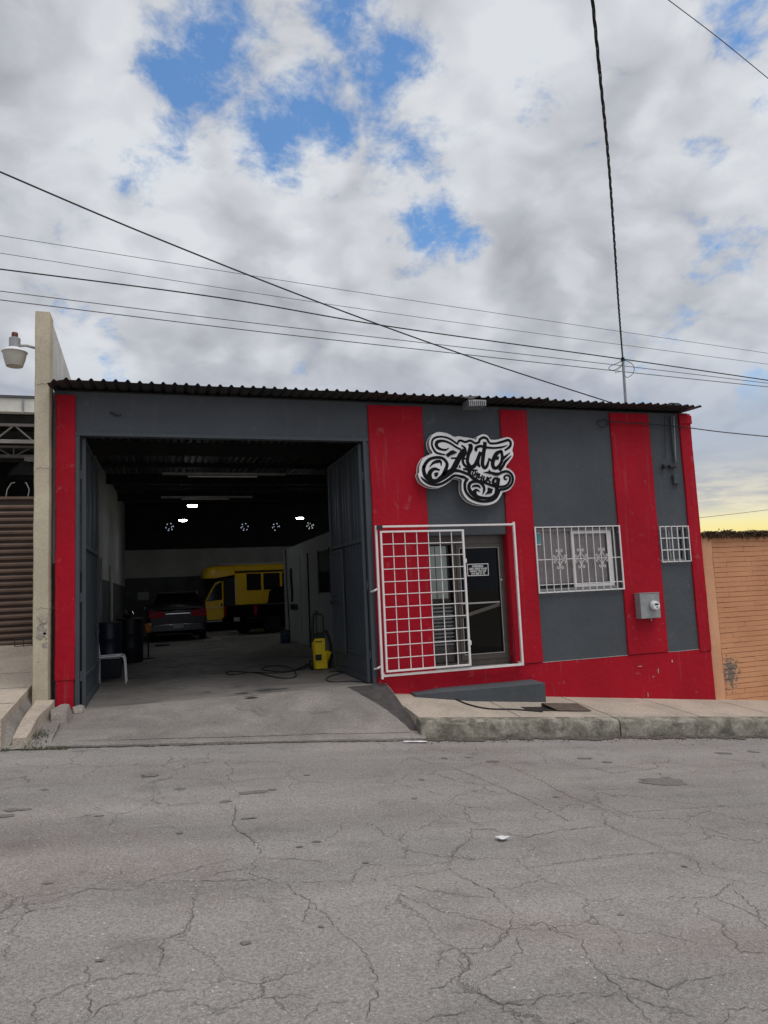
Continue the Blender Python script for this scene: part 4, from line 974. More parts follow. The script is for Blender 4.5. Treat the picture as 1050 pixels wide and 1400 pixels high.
for i in range(9): MB().box(c.x-.145+i*.034, c.x-.145+i*.034+.02, 9.98, 10.24, c.z-.055+.002*i, c.z+.03).build('fin', 'galvanised', fd, bevel=.003)
MB().box(c.x-.15, c.x+.155, 9.99, 10.23, c.z+.031, c.z+.055).build('body', 'galvanised', fd, bevel=.004)
MB().box(c.x-.02, c.x+.02, 10.2, 10.24, c.z+.056, c.z+.12).build('bracket', 'dark_steel', fd)
hk = empty('wall_hook', (-.55, FY, 4.6), 'small dark bracket on the grey lintel above the garage', 'bracket')
c = onY(155, 566, FY-.03); MB().tube([c+Vector((-.03, .028, .02)), c+Vector((0, 0, 0)), c+Vector((.07, -.01, -.02)), c+Vector((.1, .0, .0))], .012, 6).build('hook', 'dark_steel', hk, smooth=True)
MB().box(c.x-.05, c.x-.02, FY-.012, FY-.0005, c.z+.0, c.z+.035).build('plate', 'dark_steel', hk)
# coil of wire at the eave by the wide pillar
co = MB(); c = onY(824, 577, FY-.06)
co.tube([c+Vector((.10*math.cos(t)*(1+.1*math.sin(t*3)), .02*math.sin(t*.7), .07*math.sin(t)-.02)) for t in lin(0, 15, 60)], .006, 5)
tag(co.build('wire_coil', 'cable_black'), 'small coil of black wire tucked under the eave beside the widest red stripe', 'wire')

# ------------------------------------------------------------------ neighbour on the left
dw = empty('dividing_wall', (-1.5, 10.3, .7), 'tall cream concrete wall end standing beside the leftmost red pillar', 'wall')
secs = []
def ptop(y): return 5.99-.10*(y-10.3)
for i, z in enumerate(lin(.60, 5.985, 90)):
    j = lambda k, f=1: .006*mn.noise(Vector((k, z*2.2*f, 0)))+.004*mn.noise(Vector((k, z*12, 3)))
    dmg = .02*max(0, 1-abs(z-1.75)/.30)+(.012 if z < .85 else 0)
    xa, xb, yf_ = -1.605+j(1), -1.415+j(4)-.022*max(0, (4.2-z)/4.2)*0, 10.30+j(8)
    xb += .0
    d1 = dmg*(.5+mn.noise(Vector((3, z*14, 2))))
    secs.append([(xa, 10.62, z), (xa+.004, yf_+.012, z), (xa+.014, yf_+d1, z), ((xa+xb)/2-.04, yf_+d1*1.3, z), ((xa+xb)/2+.04, yf_+d1*.8, z), (xb-.012, yf_+d1, z), (xb-.002, yf_+.01, z), (xb, 10.62, z)])
MB().loft(secs).build('pier', 'pillar_concrete', dw, smooth=True)
mb = MB(); mb.add([(-1.60, 10.621, .3), (-1.43, 10.621, .3), (-1.43, 31, .3), (-1.60, 31, .3), (-1.60, 10.621, 5.97), (-1.43, 10.621, 5.97), (-1.43, 31, 4.4), (-1.60, 31, 4.4)], [(3, 2, 1, 0), (4, 5, 6, 7), (0, 1, 5, 4), (1, 2, 6, 5), (2, 3, 7, 6), (3, 0, 4, 7)])
mb.build('wall_run', 'render_white', dw)
c = onY(85, 493, 11.4)
tag(MB().tube([(-1.43, 11.75, 5.33), (-1.395, 11.75, 5.33), (-1.37, 11.72, 5.28)], .03, 8).build('drain_stub', 'dark_steel'), 'short dark pipe stub poking from the white side of the dividing wall', 'pipe')
# spalled render low on the pier: ragged pale patches and cracks
for k, (px, py, w, h) in enumerate(((61, 845, .085, .06), (56, 864, .06, .10), (67, 868, .05, .07), (62, 882, .04, .03))):
    c = onY(px, py, 10.29); v = []
    for q in range(22):
        an = 2*math.pi*q/22; r_ = 1+.8*mn.noise(Vector((math.cos(an)*2.5, math.sin(an)*2.5, k*3.1)))
        v.append((max(-1.598, min(-1.425, c.x+w*r_*math.cos(an))), 10.2935, c.z+h*r_*math.sin(an)))
    MB().prism([(q[0], 10.2935, q[2]) for q in v], (0, .02, 0)).build('spalled_patch', 'rock_face' if k % 2 else 'pale_concrete', dw)
for k, (px0, px1, py) in enumerate(((48.5, 75, 832), (54, 68, 853), (49, 54, 905), (50, 76, 525), (49, 72, 640))):
    L = []; n = 14
    for t in lin(0, 1, n): p = onY(px0+(px1-px0)*t, py+3*mn.noise(Vector((t*5, k, 0))), 10.28); L.append(p)
    hw = [.0015+.005*abs(mn.noise(Vector((t*7, k, 5)))) for t in lin(0, 1, n)]
    MB().add([(p.x, 10.286, p.z+h) for p, h in zip(L, hw)]+[(p.x, 10.286, p.z-h) for p, h in zip(L, hw)], [(i, i+1, n+i+1, n+i) for i in range(n-1)]).build('crack', 'crack', dw, recalc=False)
# yard lamp
la = empty('yard_lamp', (-1.85, 10.4, 5.2), 'old yard lamp with prismatic refractor and red photocell on the cream wall end', 'lamp')
c = onY(20, 480, 10.42); lx, lz = c.x, c.z
MB().lathe((lx, 10.42, lz-.215), [(.105, 0), (.135, .10), (.150, .18), (.155, .195)], 24).build('refractor', 'lamp_glass', la, smooth=True)
MB().lathe((lx, 10.42, lz-.0195), [(.165, 0), (.16, .012), (.10, .05), (.075, .065)], 24).build('reflector', 'sign_white', la, smooth=True)
MB().lathe((lx, 10.42, lz+.046), [(.072, 0), (.072, .13), (.06, .14)], 20).build('ballast', 'meter_grey', la, smooth=True)
MB().lathe((lx, 10.42, lz+.187), [(.04, 0), (.042, .06), (.035, .072)], 16).build('photocell', 'rust_red', la, smooth=True)
MB().tube([(lx+.07, 10.42, lz+.08), (lx+.15, 10.42, lz+.085), (-1.60, 10.42, lz+.055)], .019, 8).build('arm', 'meter_grey', la, smooth=True)
# workshop next door
nb = empty('neighbour_workshop', (-4, 14.5, 1.3), 'neighbouring workshop with white fascia, open roof trusses and brown ribbed shutter', 'building')
NY = 14.5
def nz(py): return onY(20, py, NY).z
MB().box(-12, -1.61, NY-.05, NY+.12, nz(564), nz(545)).build('fascia', 'cream_wall', nb, bevel=.006)
MB().box(-12, -1.61, NY-.08, NY+.14, nz(545)+.001, nz(545)+.03).build('coping', 'interior_grey', nb)
MB().bar((-2.44, NY-.055, nz(566)), (-2.44, NY-.055, nz(546)), .03).build('downpipe', 'galvanised', nb)
def truss(y, zt, zb, m):
    mb = MB(); mb.bar((-12, y, zt), (-1.62, y, zt), .05); mb.bar((-12, y, zb), (-1.62, y, zb), .07); x = -12; k = 0
    mb.build('truss_chord', m, nb)
    while x < -1.9:
        MB().bar((x, y+.03, zb if k % 2 else zt), (min(x+.35, -1.63), y+.03, zt if k % 2 else zb), .028).build('truss_web', m, nb); 
        if k % 2: MB().bar((x, y+.03, zb), (x, y+.03, zt), .022).build('truss_web', m, nb)
        x += .36; k += 1
truss(NY+.25, nz(577), nz(600), 'truss_paint'); truss(NY+2.2, nz(579), nz(594), 'truss_paint')
MB().box(-2.62, -2.35, NY+1.2, NY+1.5, nz(615), nz(608)).build('lamp_ballast', 'truss_paint', nb)
MB().lathe((-2.6, NY+1.3, nz(637)), [(.34, 0), (.28, .12), (.10, .32), (.06, .40)], 24).build('high_bay_lamp', 'interior_dark', nb, smooth=True)
MB().box(-12, -1.62, NY+7, NY+7.1, .9, 7.0).build('rear_wall', 'interior_dark', nb)
MB().box(-12, -1.62, NY+.13, NY+7.0, nz(545)+.04, nz(545)+.1).build('roof_deck', 'interior_dark', nb)
MB().box(-12.1, -12, NY-.05, NY+7.1, .9, 7.0).build('side_wall', 'interior_grey', nb)
for yy in (NY+1.5, NY+3, NY+4.5, NY+6): MB().box(-12, -1.63, yy-.04, yy+.04, nz(545)-.12, nz(545)+.035).build('rafter', 'interior_grey', nb)
# ribbed sliding shutter
sh = empty('metal_shutter', (-4, NY, 1.25), 'brown horizontally ribbed metal shutter closing the neighbouring yard', 'shutter')
ztop, zbot = nz(683), nz(884); pitch = .118; z = zbot+.03; k = 0
MB().box(-11.8, -1.64, NY-.01, NY+.03, zbot, ztop).build('backing', 'shutter_groove', sh)
while z+pitch < ztop+.02:
    mb = MB(); s = .0
    mb.loft([[(xx, NY-.011, z+.004), (xx, NY-.045, z+.018), (xx, NY-.05, z+.05), (xx, NY-.04, z+.072), (xx, NY-.011, z+.084)] for xx in (-11.8, -1.645)])
    mb.build('rib', 'shutter_brown', sh); z += pitch; k += 1
MB().box(-11.8, -1.64, NY-.055, NY+.04, ztop+.001, ztop+.05).build('top_rail', 'shutter_brown', sh)
for i, xx in enumerate((-3.1, -2.72, -2.35)):
    zz = ztop+.05
    MB().tube([(xx, NY, zz), (xx+.02, NY, zz+.14), (xx+(.10 if i % 2 else -.10)*.6+.03, NY, zz+.26), (xx+(.10 if i % 2 else -.10)+.05, NY, zz+.27)], .010, 5).build('wire_prong', 'truss_paint', sh)
kb = empty('wire_rack', (-2.2, NY-.2, 1.25), 'low black wire rack on the pale slab under the brown shutter', 'rack')
zg = za(-2.3, NY-.25); 
for xx in (-2.50, -2.36, -2.22, -2.08): MB().bar((xx, NY-.25, zg), (xx, NY-.25, zg+.14), .014).build('upright', 'dark_steel', kb)
MB().bar((-2.51, NY-.25, zg+.147), (-2.0, NY-.25, zg+.147), .014).build('rail', 'dark_steel', kb); MB().bar((-2.51, NY-.25, zg+.012), (-2.0, NY-.25, zg+.012), .012, .01).build('rail', 'dark_steel', kb)

# ------------------------------------------------------------------ orange brick wall on the right
ow = empty('brick_wall', (11, FY+.02, -.3), 'orange painted brick boundary wall to the right of the red corner', 'wall')
zt = 2.66
MB().box(9.55, 18.0, FY+.052, FY+.20, -1.2, zt).build('mortar_bed', 'orange_brick', ow)
secs = []
for z in lin(-.6, 2.70, 60):
    j = .008*mn.noise(Vector((1, z*3, 0))); secs.append([(9.302, FY+.2, z), (9.302+j, FY+.025, z), (9.33, FY+.016+j*.5, z), (9.53, FY+.016-j*.5, z), (9.548+j, FY+.03, z), (9.549, FY+.2, z)])
MB().loft(secs).build('pier', 'orange_pier', ow, smooth=True)
BL, BH, BP = .285, .0825, .0905
bm0 = MB().box(0, BL-.0018, 0, .05, 0, BH); bme = bm0.mesh('brick'); bme.materials.append(MATS['orange_brick'])
far = MB(); cnt = 0; r_ = 0; z = -.60
rnd = random.Random(3)
while z+BH < zt:
    x = 9.552+(-BL/2 if r_ % 2 else 0)
    while x < 17.9:
        if z+BH > zs(x, FY)-.02:
            xa = max(x, 9.552)
            if cnt < 300 and x < 11.45:
                o = bpy.data.objects.new('brick', bme); link(o, ow)
                o.location = (xa, FY+.026+rnd.uniform(-.0015, .002), z+rnd.uniform(-.002, .002)); o.scale = ((x+BL-xa)/BL, 1, 1+rnd.uniform(-.03, .03)); o.rotation_euler = (rnd.uniform(-.02, .02), rnd.uniform(-.004, .004), rnd.uniform(-.006, .006)); cnt += 1
            else:
                dy = rnd.uniform(-.003, .004); far.box(xa, x+BL-.0018, FY+.026+dy, FY+.075, z, z+BH)
        x += BL
    z += BP; r_ += 1
tag(far.build('brickwork', 'orange_brick', ow), kind='stuff')
MB().box(9.31, 18, FY+.0, FY+.22, 2.702, 2.735).build('coping', 'interior_grey', ow, bevel=.004)
MB().box(9.551, 18, FY+.03, FY+.2, zt+.001, 2.701).build('top_course', 'orange_pier', ow)
vine = MB(); rnd = random.Random(11)
for i in range(6500):
    x = rnd.uniform(9.32, 17.5); L = rnd.uniform(.03, .13)*(1.2 if rnd.random() < .25 else .8); y = FY+rnd.uniform(-.06, .02); z = 2.735+rnd.uniform(-.05, .035)+.02*mn.noise(Vector((x*3, 0, 0)))
    if rnd.random() < .25: y = FY+rnd.uniform(0, .2); z = 2.74
    d = Vector((rnd.uniform(-1, 1), rnd.uniform(-.3, .1), rnd.uniform(-1.1, .12)+.35*mn.noise(Vector((x*5, 3, 0))))).normalized()*L; w = Vector((rnd.uniform(-1, 1), rnd.uniform(-1, 1), rnd.uniform(-1, 1))).normalized()*rnd.uniform(.006, .018)
    p = Vector((x, y, z)); vine.add([p-w*.4, p+w*.4, p+d*.6+w, p+d, p+d*.6-w], [(0, 1, 2, 3, 4)])
mat('dry_vine', (.055, .035, .022), (.10, .055, .03), 20, .9, 0, 0)
tag(vine.build('dry_vines', 'dry_vine', recalc=False), 'dry brown trimmed vines along the top of the orange wall', 'vines', kind='stuff')

# ------------------------------------------------------------------ things on the pavement and street
def cable(name, pts, r, m, label, cat='cable', seg=6, step=5): return tag(MB().tube(catmull([tuple(p) for p in pts], step), r, seg).build(name, m, smooth=True), label, cat)
pc = []
for px, py in ((500, 931), (512, 941), (536, 947), (580, 948.5), (612, 953), (640, 964), (668, 970), (705, 971), (742, 974)):
    Z = .4
    for _ in range(8): p = onZ(px, py, Z); Z = (zs(p.x, p.y) if p.x > SX0 else zd(p.x, p.y))
    pc.append((p.x, p.y, Z+.012))
cable('power_cable', pc, .011, 'cable_black', 'black cable trailing over the pavement from the garage to a rusty cover')
cv = empty('utility_cover', (5.7, 9.6, zs(5.7, 9.6)), 'rusty metal cover lying over an open hole in the pavement', 'cover')
x0, x1, y0, y1 = 5.30, 6.06, 9.42, 9.68
def sq(x, y, h): return (x, y, zs(x, y)+h)
MB().hexa([sq(x0-.25, y0, .004), sq(x0+.32, y0, .004), sq(x0+.32, y1, .004), sq(x0-.25, y1, .004), sq(x0-.25, y0, .006), sq(x0+.32, y0, .006), sq(x0+.32, y1, .006), sq(x0-.25, y1, .006)]).build('pit', 'dark_steel', cv)
MB().hexa([sq(x0+.2, y0-.02, .012), sq(x1, y0-.03, .010), sq(x1-.05, y1+.02, .05), sq(x0+.12, y1+.02, .05), sq(x0+.2, y0-.02, .022), sq(x1, y0-.03, .02), sq(x1-.05, y1+.02, .06), sq(x0+.12, y1+.02, .06)]).build('plate', 'rust_plate', cv)
MB().hexa([sq(x0+.12, y1+.021, .004), sq(x1-.05, y1+.021, .004), sq(x1-.05, y1+.05, .004), sq(x0+.12, y1+.05, .004), sq(x0+.12, y1+.021, .06), sq(x1-.05, y1+.021, .06), sq(x1-.05, y1+.05, .045), sq(x0+.12, y1+.05, .045)]).build('rim', 'rust_plate', cv)
def litter(name, px, py, w, d, rz, label, crumple=.012, seed=0):
    Z = .1
    for _ in range(6): p = onZ(px, py, Z); Z = zroad(p.x, p.y)
    mb = MB(); n = 7; c, s = math.cos(rz), math.sin(rz)
    vs = []
    for j in range(n):
        for i in range(n):
            u, v = (i/(n-1)-.5)*w, (j/(n-1)-.5)*d; x, y = p.x+u*c-v*s, p.y+u*s+v*c
            vs.append((x, y, zroad(x, y)+.008+crumple*(1+mn.noise(Vector((u*22, v*22, seed))))))
    mb.add(vs, [(j*n+i, j*n+i+1, (j+1)*n+i+1, (j+1)*n+i) for j in range(n-1) for i in range(n-1)])
    o = mb.build(name, 'paper_white', recalc=False); md = o.modifiers.new('thick', 'SOLIDIFY'); md.thickness = .002
    return tag(o, label, 'litter')
litter('paper_scrap', 568, 1015.5, .30, .08, -.12, 'long white paper scrap in the gutter at the end of the kerb', .01, 2)
litter('crumpled_paper', 687, 1149, .085, .07, .3, 'crumpled white paper lying alone on the asphalt', .016, 5)
# gutter dirt below the kerb
gd = MB()
rnd = random.Random(21)
for i in range(2600):
    x = rnd.uniform(3.15, 13) ; y = KY-.01-abs(rnd.gauss(0, .14)); s = rnd.uniform(.005, .02); z = zroad(x, y)+.009
    a = rnd.uniform(0, 6.28); vs = [(x+s*math.cos(a+k*2.1)*rnd.uniform(.6, 1.2), y+s*math.sin(a+k*2.1)*rnd.uniform(.6, 1.2), z+.001) for k in range(3)]+[(x, y, z+s*rnd.uniform(.4, .9))]
    gd.add(vs, [(0, 1, 3), (1, 2, 3), (2, 0, 3)])
tag(gd.build('gutter_gravel', 'rust_plate', recalc=False), 'loose gravel and dirt along the foot of the kerb', 'gravel', kind='stuff')
gs = MB(); A = [(x, KY-.17-.16*mn.noise(Vector((x*1.7, 0, 7)))-.10*mn.noise(Vector((x*7, 0, 7)))-.05*mn.noise(Vector((x*21, 0, 7)))) for x in lin(3.1, 14, 420)]
gs.add([(x, y, zroad(x, y)+.011) for x, y in A]+[(x, KY-.012, zroad(x, KY)+.012) for x, y in A], [(i, i+1, len(A)+i+1, len(A)+i) for i in range(len(A)-1)])
gs.build('gutter_dirt', 'moss', road, recalc=False)
# grass tuft at the left
mat('grass_blade', (.10, .115, .06), (.17, .16, .10), 30, .8, 0, 0)
gr = MB(); rnd = random.Random(5)
for i in range(650):
    x_ = rnd.uniform(-2.3, -1.0); y_ = 8.76+abs(rnd.gauss(0, .04))-.02
    if rnd.random() < .25: x_ = rnd.gauss(-1.34, .05); y_ = rnd.gauss(9.12, .12)
    elif mn.noise(Vector((x_*5, 0, 0))) < -.15: continue
    Z = max(zr(x_), zc(x_, y_) if -1.66 < x_ < -1.2 and y_ > 8.79 else -9); p = Vector((x_, y_, 0))
    h = rnd.uniform(.012, .04); a = rnd.uniform(0, 6.28); w = .004
    d = Vector((math.cos(a), math.sin(a), 0)); u = Vector((-d.y, d.x, 0))*w; b = Vector((p.x, p.y, Z-.003))
    gr.add([b-u, b+u, b+d*h*.4+Vector((0, 0, h*.7))+u*.6, b+d*h*.9+Vector((0, 0, h)), b+d*h*.4+Vector((0, 0, h*.7))-u*.6], [(0, 1, 2, 3, 4)])
tag(gr.build('weeds', 'grass_blade', recalc=False), 'short green weeds in the gutter at the left end of the ramp', 'weeds', kind='stuff')

# ------------------------------------------------------------------ inside the garage
# pressure washer
wx, wy = 2.76, 12.95; wz = zf(wy)
pwz = empty('pressure_washer', (wx, wy, wz), 'yellow and black upright pressure washer beside the right garage leaf', 'pressure washer')
def L(mb, name, m, **k): return mb.build(name, m, pwz, local=True, **k)
L(MB().loft([[(x*s+ox, y*s*.9, z) for x, y in ((-.10, -.10), (.10, -.10), (.13, -.04), (.13, .08), (-.13, .08), (-.13, -.04))] for z, s, ox in ((.02, .95, .01), (.10, 1.0, .01), (.2, .92, .0), (.34, .88, -.01), (.5, .92, -.01), (.56, .75, .0))]), 'body', 'washer_yellow', smooth=True, bevel=.01)
L(MB().loft([[(x, y, z) for x, y in ((.08, -.09), (.08+w, -.05), (.08+w, .05), (.08, .07))] for z, w in ((.10, .04), (.24, .10), (.30, .13), (.34, .03))]), 'side_fin', 'washer_yellow', bevel=.006)
L(MB().box(-.11, .0, -.125, -.085, .18, .28), 'hose_port', 'black_rubber', bevel=.008)
L(MB().lathe((-.04, -.13, .22), [(.035, 0), (.035, .03)], 14, 'y'), 'dial', 'black_rubber')
L(MB().box(-.10, .02, -.102, -.095, .50, .515), 'vent', 'black_rubber')
L(MB().box(-.13, .10, .0, .14, .54, .66), 'top_tray', 'black_rubber', bevel=.02)
for sx in (-1, 1): L(MB().lathe((sx*.15-.02, .10, .09), [(.085, 0), (.09, .01), (.09, .035), (.085, .045)], 20, 'x'), 'wheel', 'black_rubber', smooth=True)
L(MB().tube([(-.10, .10, .5), (-.10, .10, .95), (-.08, .10, .99), (.08, .10, .99), (.10, .10, .95), (.10, .10, .5)], .014, 8), 'handle', 'black_rubber', smooth=True)
L(MB().tube([(-.13, .0, .5), (-.12, -.01, .85), (-.1, -.01, 1.0), (-.06, -.01, 1.06), (-.01, -.01, 1.02)], .022, 8), 'spray_gun', 'black_rubber', smooth=True)
L(MB().tube([(-.06, -.02, .55), (-.05, -.02, .9), (-.04, -.02, 1.04)], .012, 8), 'lance', 'black_rubber', smooth=True)
L(MB().tube(catmull([(.12, .05, .7), (.2, .05, .5), (.22, .06, .2), (.17, .06, .06)], 5), .03, 8), 'hose_bundle', 'black_rubber', smooth=True)
def floorpts(lst, h=.011):
    out = []
    for px, py in lst:
        Z = .58
        for _ in range(5): p = onZ(px, py, Z); Z = zf(p.y)
        out.append((p.x, p.y, Z+h))
    return out
cable('pressure_hose', floorpts([(430, 905), (415, 912), (395, 919), (370, 921), (345, 920), (318, 923), (308, 921), (318, 919), (350, 921), (385, 928), (405, 925), (395, 913), (370, 911), (358, 916), (380, 919), (410, 916), (428, 910)], .012), .0095, 'black_rubber', 'thin black pressure hose looped on the garage floor', 'hose')
cable('washer_cable', floorpts([(450, 918), (468, 920), (452, 925), (446, 930), (455, 933), (480, 932), (503, 934)], .009), .008, 'black_rubber', 'black power cord on the floor between pressure washer and garage frame', 'cord')
# chair
chx, chy = -.78, 13.35
ch = empty('metal_chair', (chx, chy, zf(chy)), 'pale tubular metal chair half hidden by the left garage leaf', 'chair')
def CH(mb, name, m='white_metal', **k): return mb.build(name, m, ch, local=True, **k)
CH(MB().box(-.24, .10, -.18, .18, .425, .45), 'seat', 'galvanised', bevel=.01)
for y in (-.19, .19):
    CH(MB().tube([(-.26, y, .0), (-.25, y, .42), (-.29, y, .80)], .013, 8), 'leg', smooth=True)
    CH(MB().tube([(-.25, y, .46), (.10, y, .47), (.15, y, .45), (.17, y, .38), (.19, y, .0)], .013, 8), 'leg', smooth=True)
CH(MB().loft([[(-.29+.02*math.sin(t*3.14), -.19+.38*t, .60), (-.275+.02*math.sin(t*3.14), -.19+.38*t, .60), (-.285+.02*math.sin(t*3.14), -.19+.38*t, .78), (-.30+.02*math.sin(t*3.14), -.19+.38*t, .78)] for t in lin(0, 1, 8)]), 'backrest', 'galvanised')
# drums, crate, bucket
def drum(x, y, h, r_, m, name, label, cat, lid=True, grp=None):
    e = empty(name, (x, y, zf(y)), label, cat, grp)
    MB().lathe((0, 0, 0), [(r_*.96, 0), (r_, .03), (r_, h*.32), (r_*1.03, h*.34), (r_, h*.36), (r_, h*.65), (r_*1.03, h*.67), (r_, h*.69), (r_, h-.03), (r_*.97, h)], 26).build('shell', m, e, local=True, smooth=True)
    if lid: MB().lathe((0, 0, h+.0005), [(r_*1.02, 0), (r_*1.02, .025), (r_*.9, .035)], 26).build('lid', 'dark_steel', e, local=True, smooth=True)
drum(-1.05, 15.9, .93, .27, 'barrel_blue', 'oil_drum', 'dark blue drum just behind the metal chair', 'drum')
drum(-.68, 17.3, .95, .28, 'crate_navy', 'oil_drum', 'nearly black drum standing behind the blue drum by the left wall', 'drum')
drum(3.28, 19.9, .36, .14, 'bucket_blue', 'bucket', 'blue bucket on the floor at the foot of the grey office partition', 'bucket', False)
cr = empty('storage_crate', (-.92, 14.3, zf(14.3)), 'dark navy plastic crate on the floor under the metal chair', 'crate')
MB().box(-.2, .2, -.15, .15, 0, .34).build('tub', 'crate_navy', cr, local=True, bevel=.015); MB().box(-.215, .215, -.165, .165, .341, .37).build('rim', 'crate_navy', cr, local=True, bevel=.008)
o = tag(MB().lathe((-.72, 17.2, zf(17.3)+.988), [(.05, 0), (.10, .03), (.13, .10), (.10, .16), (.03, .18)], 20).build('steel_bowl', 'chrome', smooth=True), 'shiny round metal cover on top of the rear drum', 'cover')
o = tag(ico((-.30, 17.9, zf(18)+.72), (.12, .12, .13), 3, .1).build('orange_float', 'orange_plastic', smooth=True), 'round orange plastic ball beside the rear drum', 'ball')
st_ = empty('tool_stand', (-.30, 17.9, zf(18)), 'dark slim stand beside the rear drum carrying an orange ball', 'stand')
MB().lathe((0, 0, 0), [(.16, 0), (.16, .02), (.02, .03), (.02, .585), (.08, .59)], 14).build('post', 'dark_steel', st_, local=True)
for i, (yy, zz, hh) in enumerate(((15.8, 2.6, .35), (16.2, 2.55, .5), (16.6, 2.6, .3))):
    tag(MB().box(IX+.001, IX+.05, yy-.07, yy+.07, zz-hh, zz).build('hanging_tool', 'dark_steel', bevel=.01), ['nearest dark tool hanging high on the left garage wall', 'longest dark tool hanging on the left garage wall, middle one', 'farthest dark tool hanging high on the left garage wall'][i], 'tool', 'tools hanging on the left garage wall')
tag(MB().tube([(IX+.05, 17.6, zf(17)), (IX+.05, 17.6, 3.0)], .05, 10).build('drain_pipe', 'interior_white', smooth=True), 'pale vertical pipe on the left garage wall, nearer of two', 'pipe')
tag(MB().tube([(IX+.05, 21.5, zf(17)), (IX+.05, 21.5, 3.0)], .05, 10).build('drain_pipe', 'interior_white', smooth=True), 'pale vertical pipe on the left garage wall, farther of two', 'pipe')
c = onY(196, 815, BY); tag(MB().box(c.x-.22, c.x+.22, BY-.03, BY-.001, c.z-.16, c.z+.16).build('wall_panel', 'partition_grey', bevel=.005), 'small pale panel on the dark rear wall left of the red car', 'panel')
for i, (px, py) in enumerate(((285, 877), (297, 876), (307, 873), (318, 865))):
    p = floorpts([(px, py)], 0)[0]
    tag(rough(MB().box(p[0]-.12, p[0]+.12, p[1]-.08, p[1]+.08, p[2]+.002, p[2]+.06), .03, 5).build('rag', 'interior_white', bevel=.01), ['leftmost crumpled pale rag on the garage floor right of the red car', 'second pale rag from the red car on the garage floor', 'third pale rag from the red car on the garage floor', 'farthest pale rag on the garage floor, beside the black pickup'][i], 'rag', 'rags on the garage floor')
p = floorpts([(222, 883)], 0)[0]; tag(MB().box(p[0]-.2, p[0]+.2, p[1]-.15, p[1]+.15, p[2]+.002, p[2]+.05).build('floor_mat', 'dark_steel', bevel=.01), 'small black mat on the floor behind the red car', 'mat')
for i, (px, py, rx, ry) in enumerate(((268, 897, .35, .2), (300, 900, .2, .15), (240, 912, .25, .15), (330, 948, .08, .04), (345, 952, .1, .04), (284, 946, .06, .03), (372, 943, .25, .06))):
    blob('oil_stain', 'oil_wet', px, py, rx, ry, i+40, bpy.data.objects['garage_floor'], lambda x, y: zf(y), .004, 18)
# wall hardware on the partition: cables and taps
pk = empty('wall_cables', (PXF, 20, 1.5), 'loose cables and fittings hanging on the grey office partition', 'cables')
MB().tube(catmull([(PXF-.03, 21.2, 3.3), (PXF-.04, 21.1, 2.4), (PXF-.03, 21.0, 1.6), (PXF-.05, 20.8, .9)], 6), .018, 6).build('cable', 'black_rubber', pk)
MB().tube(catmull([(PXF-.03, 20.4, 2.7), (PXF-.04, 20.35, 2.4), (PXF-.03, 20.3, 2.0), (PXF-.03, 20.35, 1.75)], 6), .035, 6).build('cable', 'black_rubber', pk)
for yy in (20.5, 20.1, 19.7): MB().box(PXF-.05, PXF-.001, yy-.07, yy+.07, 1.52, 1.68).build('fitting', 'dark_steel', pk, bevel=.01)
# lights
def led(px, py, Y, i, label):
    c = onY(px, py, Y); e = empty('ceiling_lamp', tuple(c), label, 'lamp', 'lit lamps under the garage roof')
    MB().lathe((0, 0, 0), [(.02, -.045), (.11, -.04), (.135, 0)], 20).build('bulb', 'led_light', e, local=True, smooth=True)
    MB().lathe((0, 0, .001), [(.145, 0), (.12, .05), (.05, .08), (.035, .12)], 20).build('housing', 'dark_steel', e, local=True, smooth=True)
    MB().tube([(0, 0, .12), (0, 0, roofz(Y)-c.z-.01)], .01, 6).build('stem', 'dark_steel', e, local=True)
led(263, 691, 20, 0, 'brightest lit lamp hanging under the garage roof, nearest of the three')
led(250, 711, 25.2, 1, 'lit lamp under the garage roof just behind and left of the brightest one')
led(410, 708, 25.2, 2, 'lit lamp under the garage roof over the office partition')
for (xa, xb, px, Y, lab) in ((222, 390, 648.5, 15, 'long unlit pale tube fixture under the garage roof'), (220, 345, 680.5, 18.5, 'unlit tube fixture behind the long one under the garage roof')):
    a = onY(xa, px, Y); b = onY(xb, px+1, Y); e = empty('tube_fixture', tuple((a+b)/2), lab, 'lamp')
    MB().box(a.x, b.x, Y-.06, Y+.06, a.z-.012, a.z+.03).build('tray', 'galvanised', e)
    MB().tube([(a.x+.5, Y, a.z-.04), (b.x-.6, Y, a.z-.04)], .016, 8).build('tube', 'sign_white', e)
    for xx in (a.x+.1, b.x-.1): MB().bar((xx, Y, a.z+.031), (xx, Y, roofz(Y)-.005), .012).build('hanger', 'dark_steel', e)

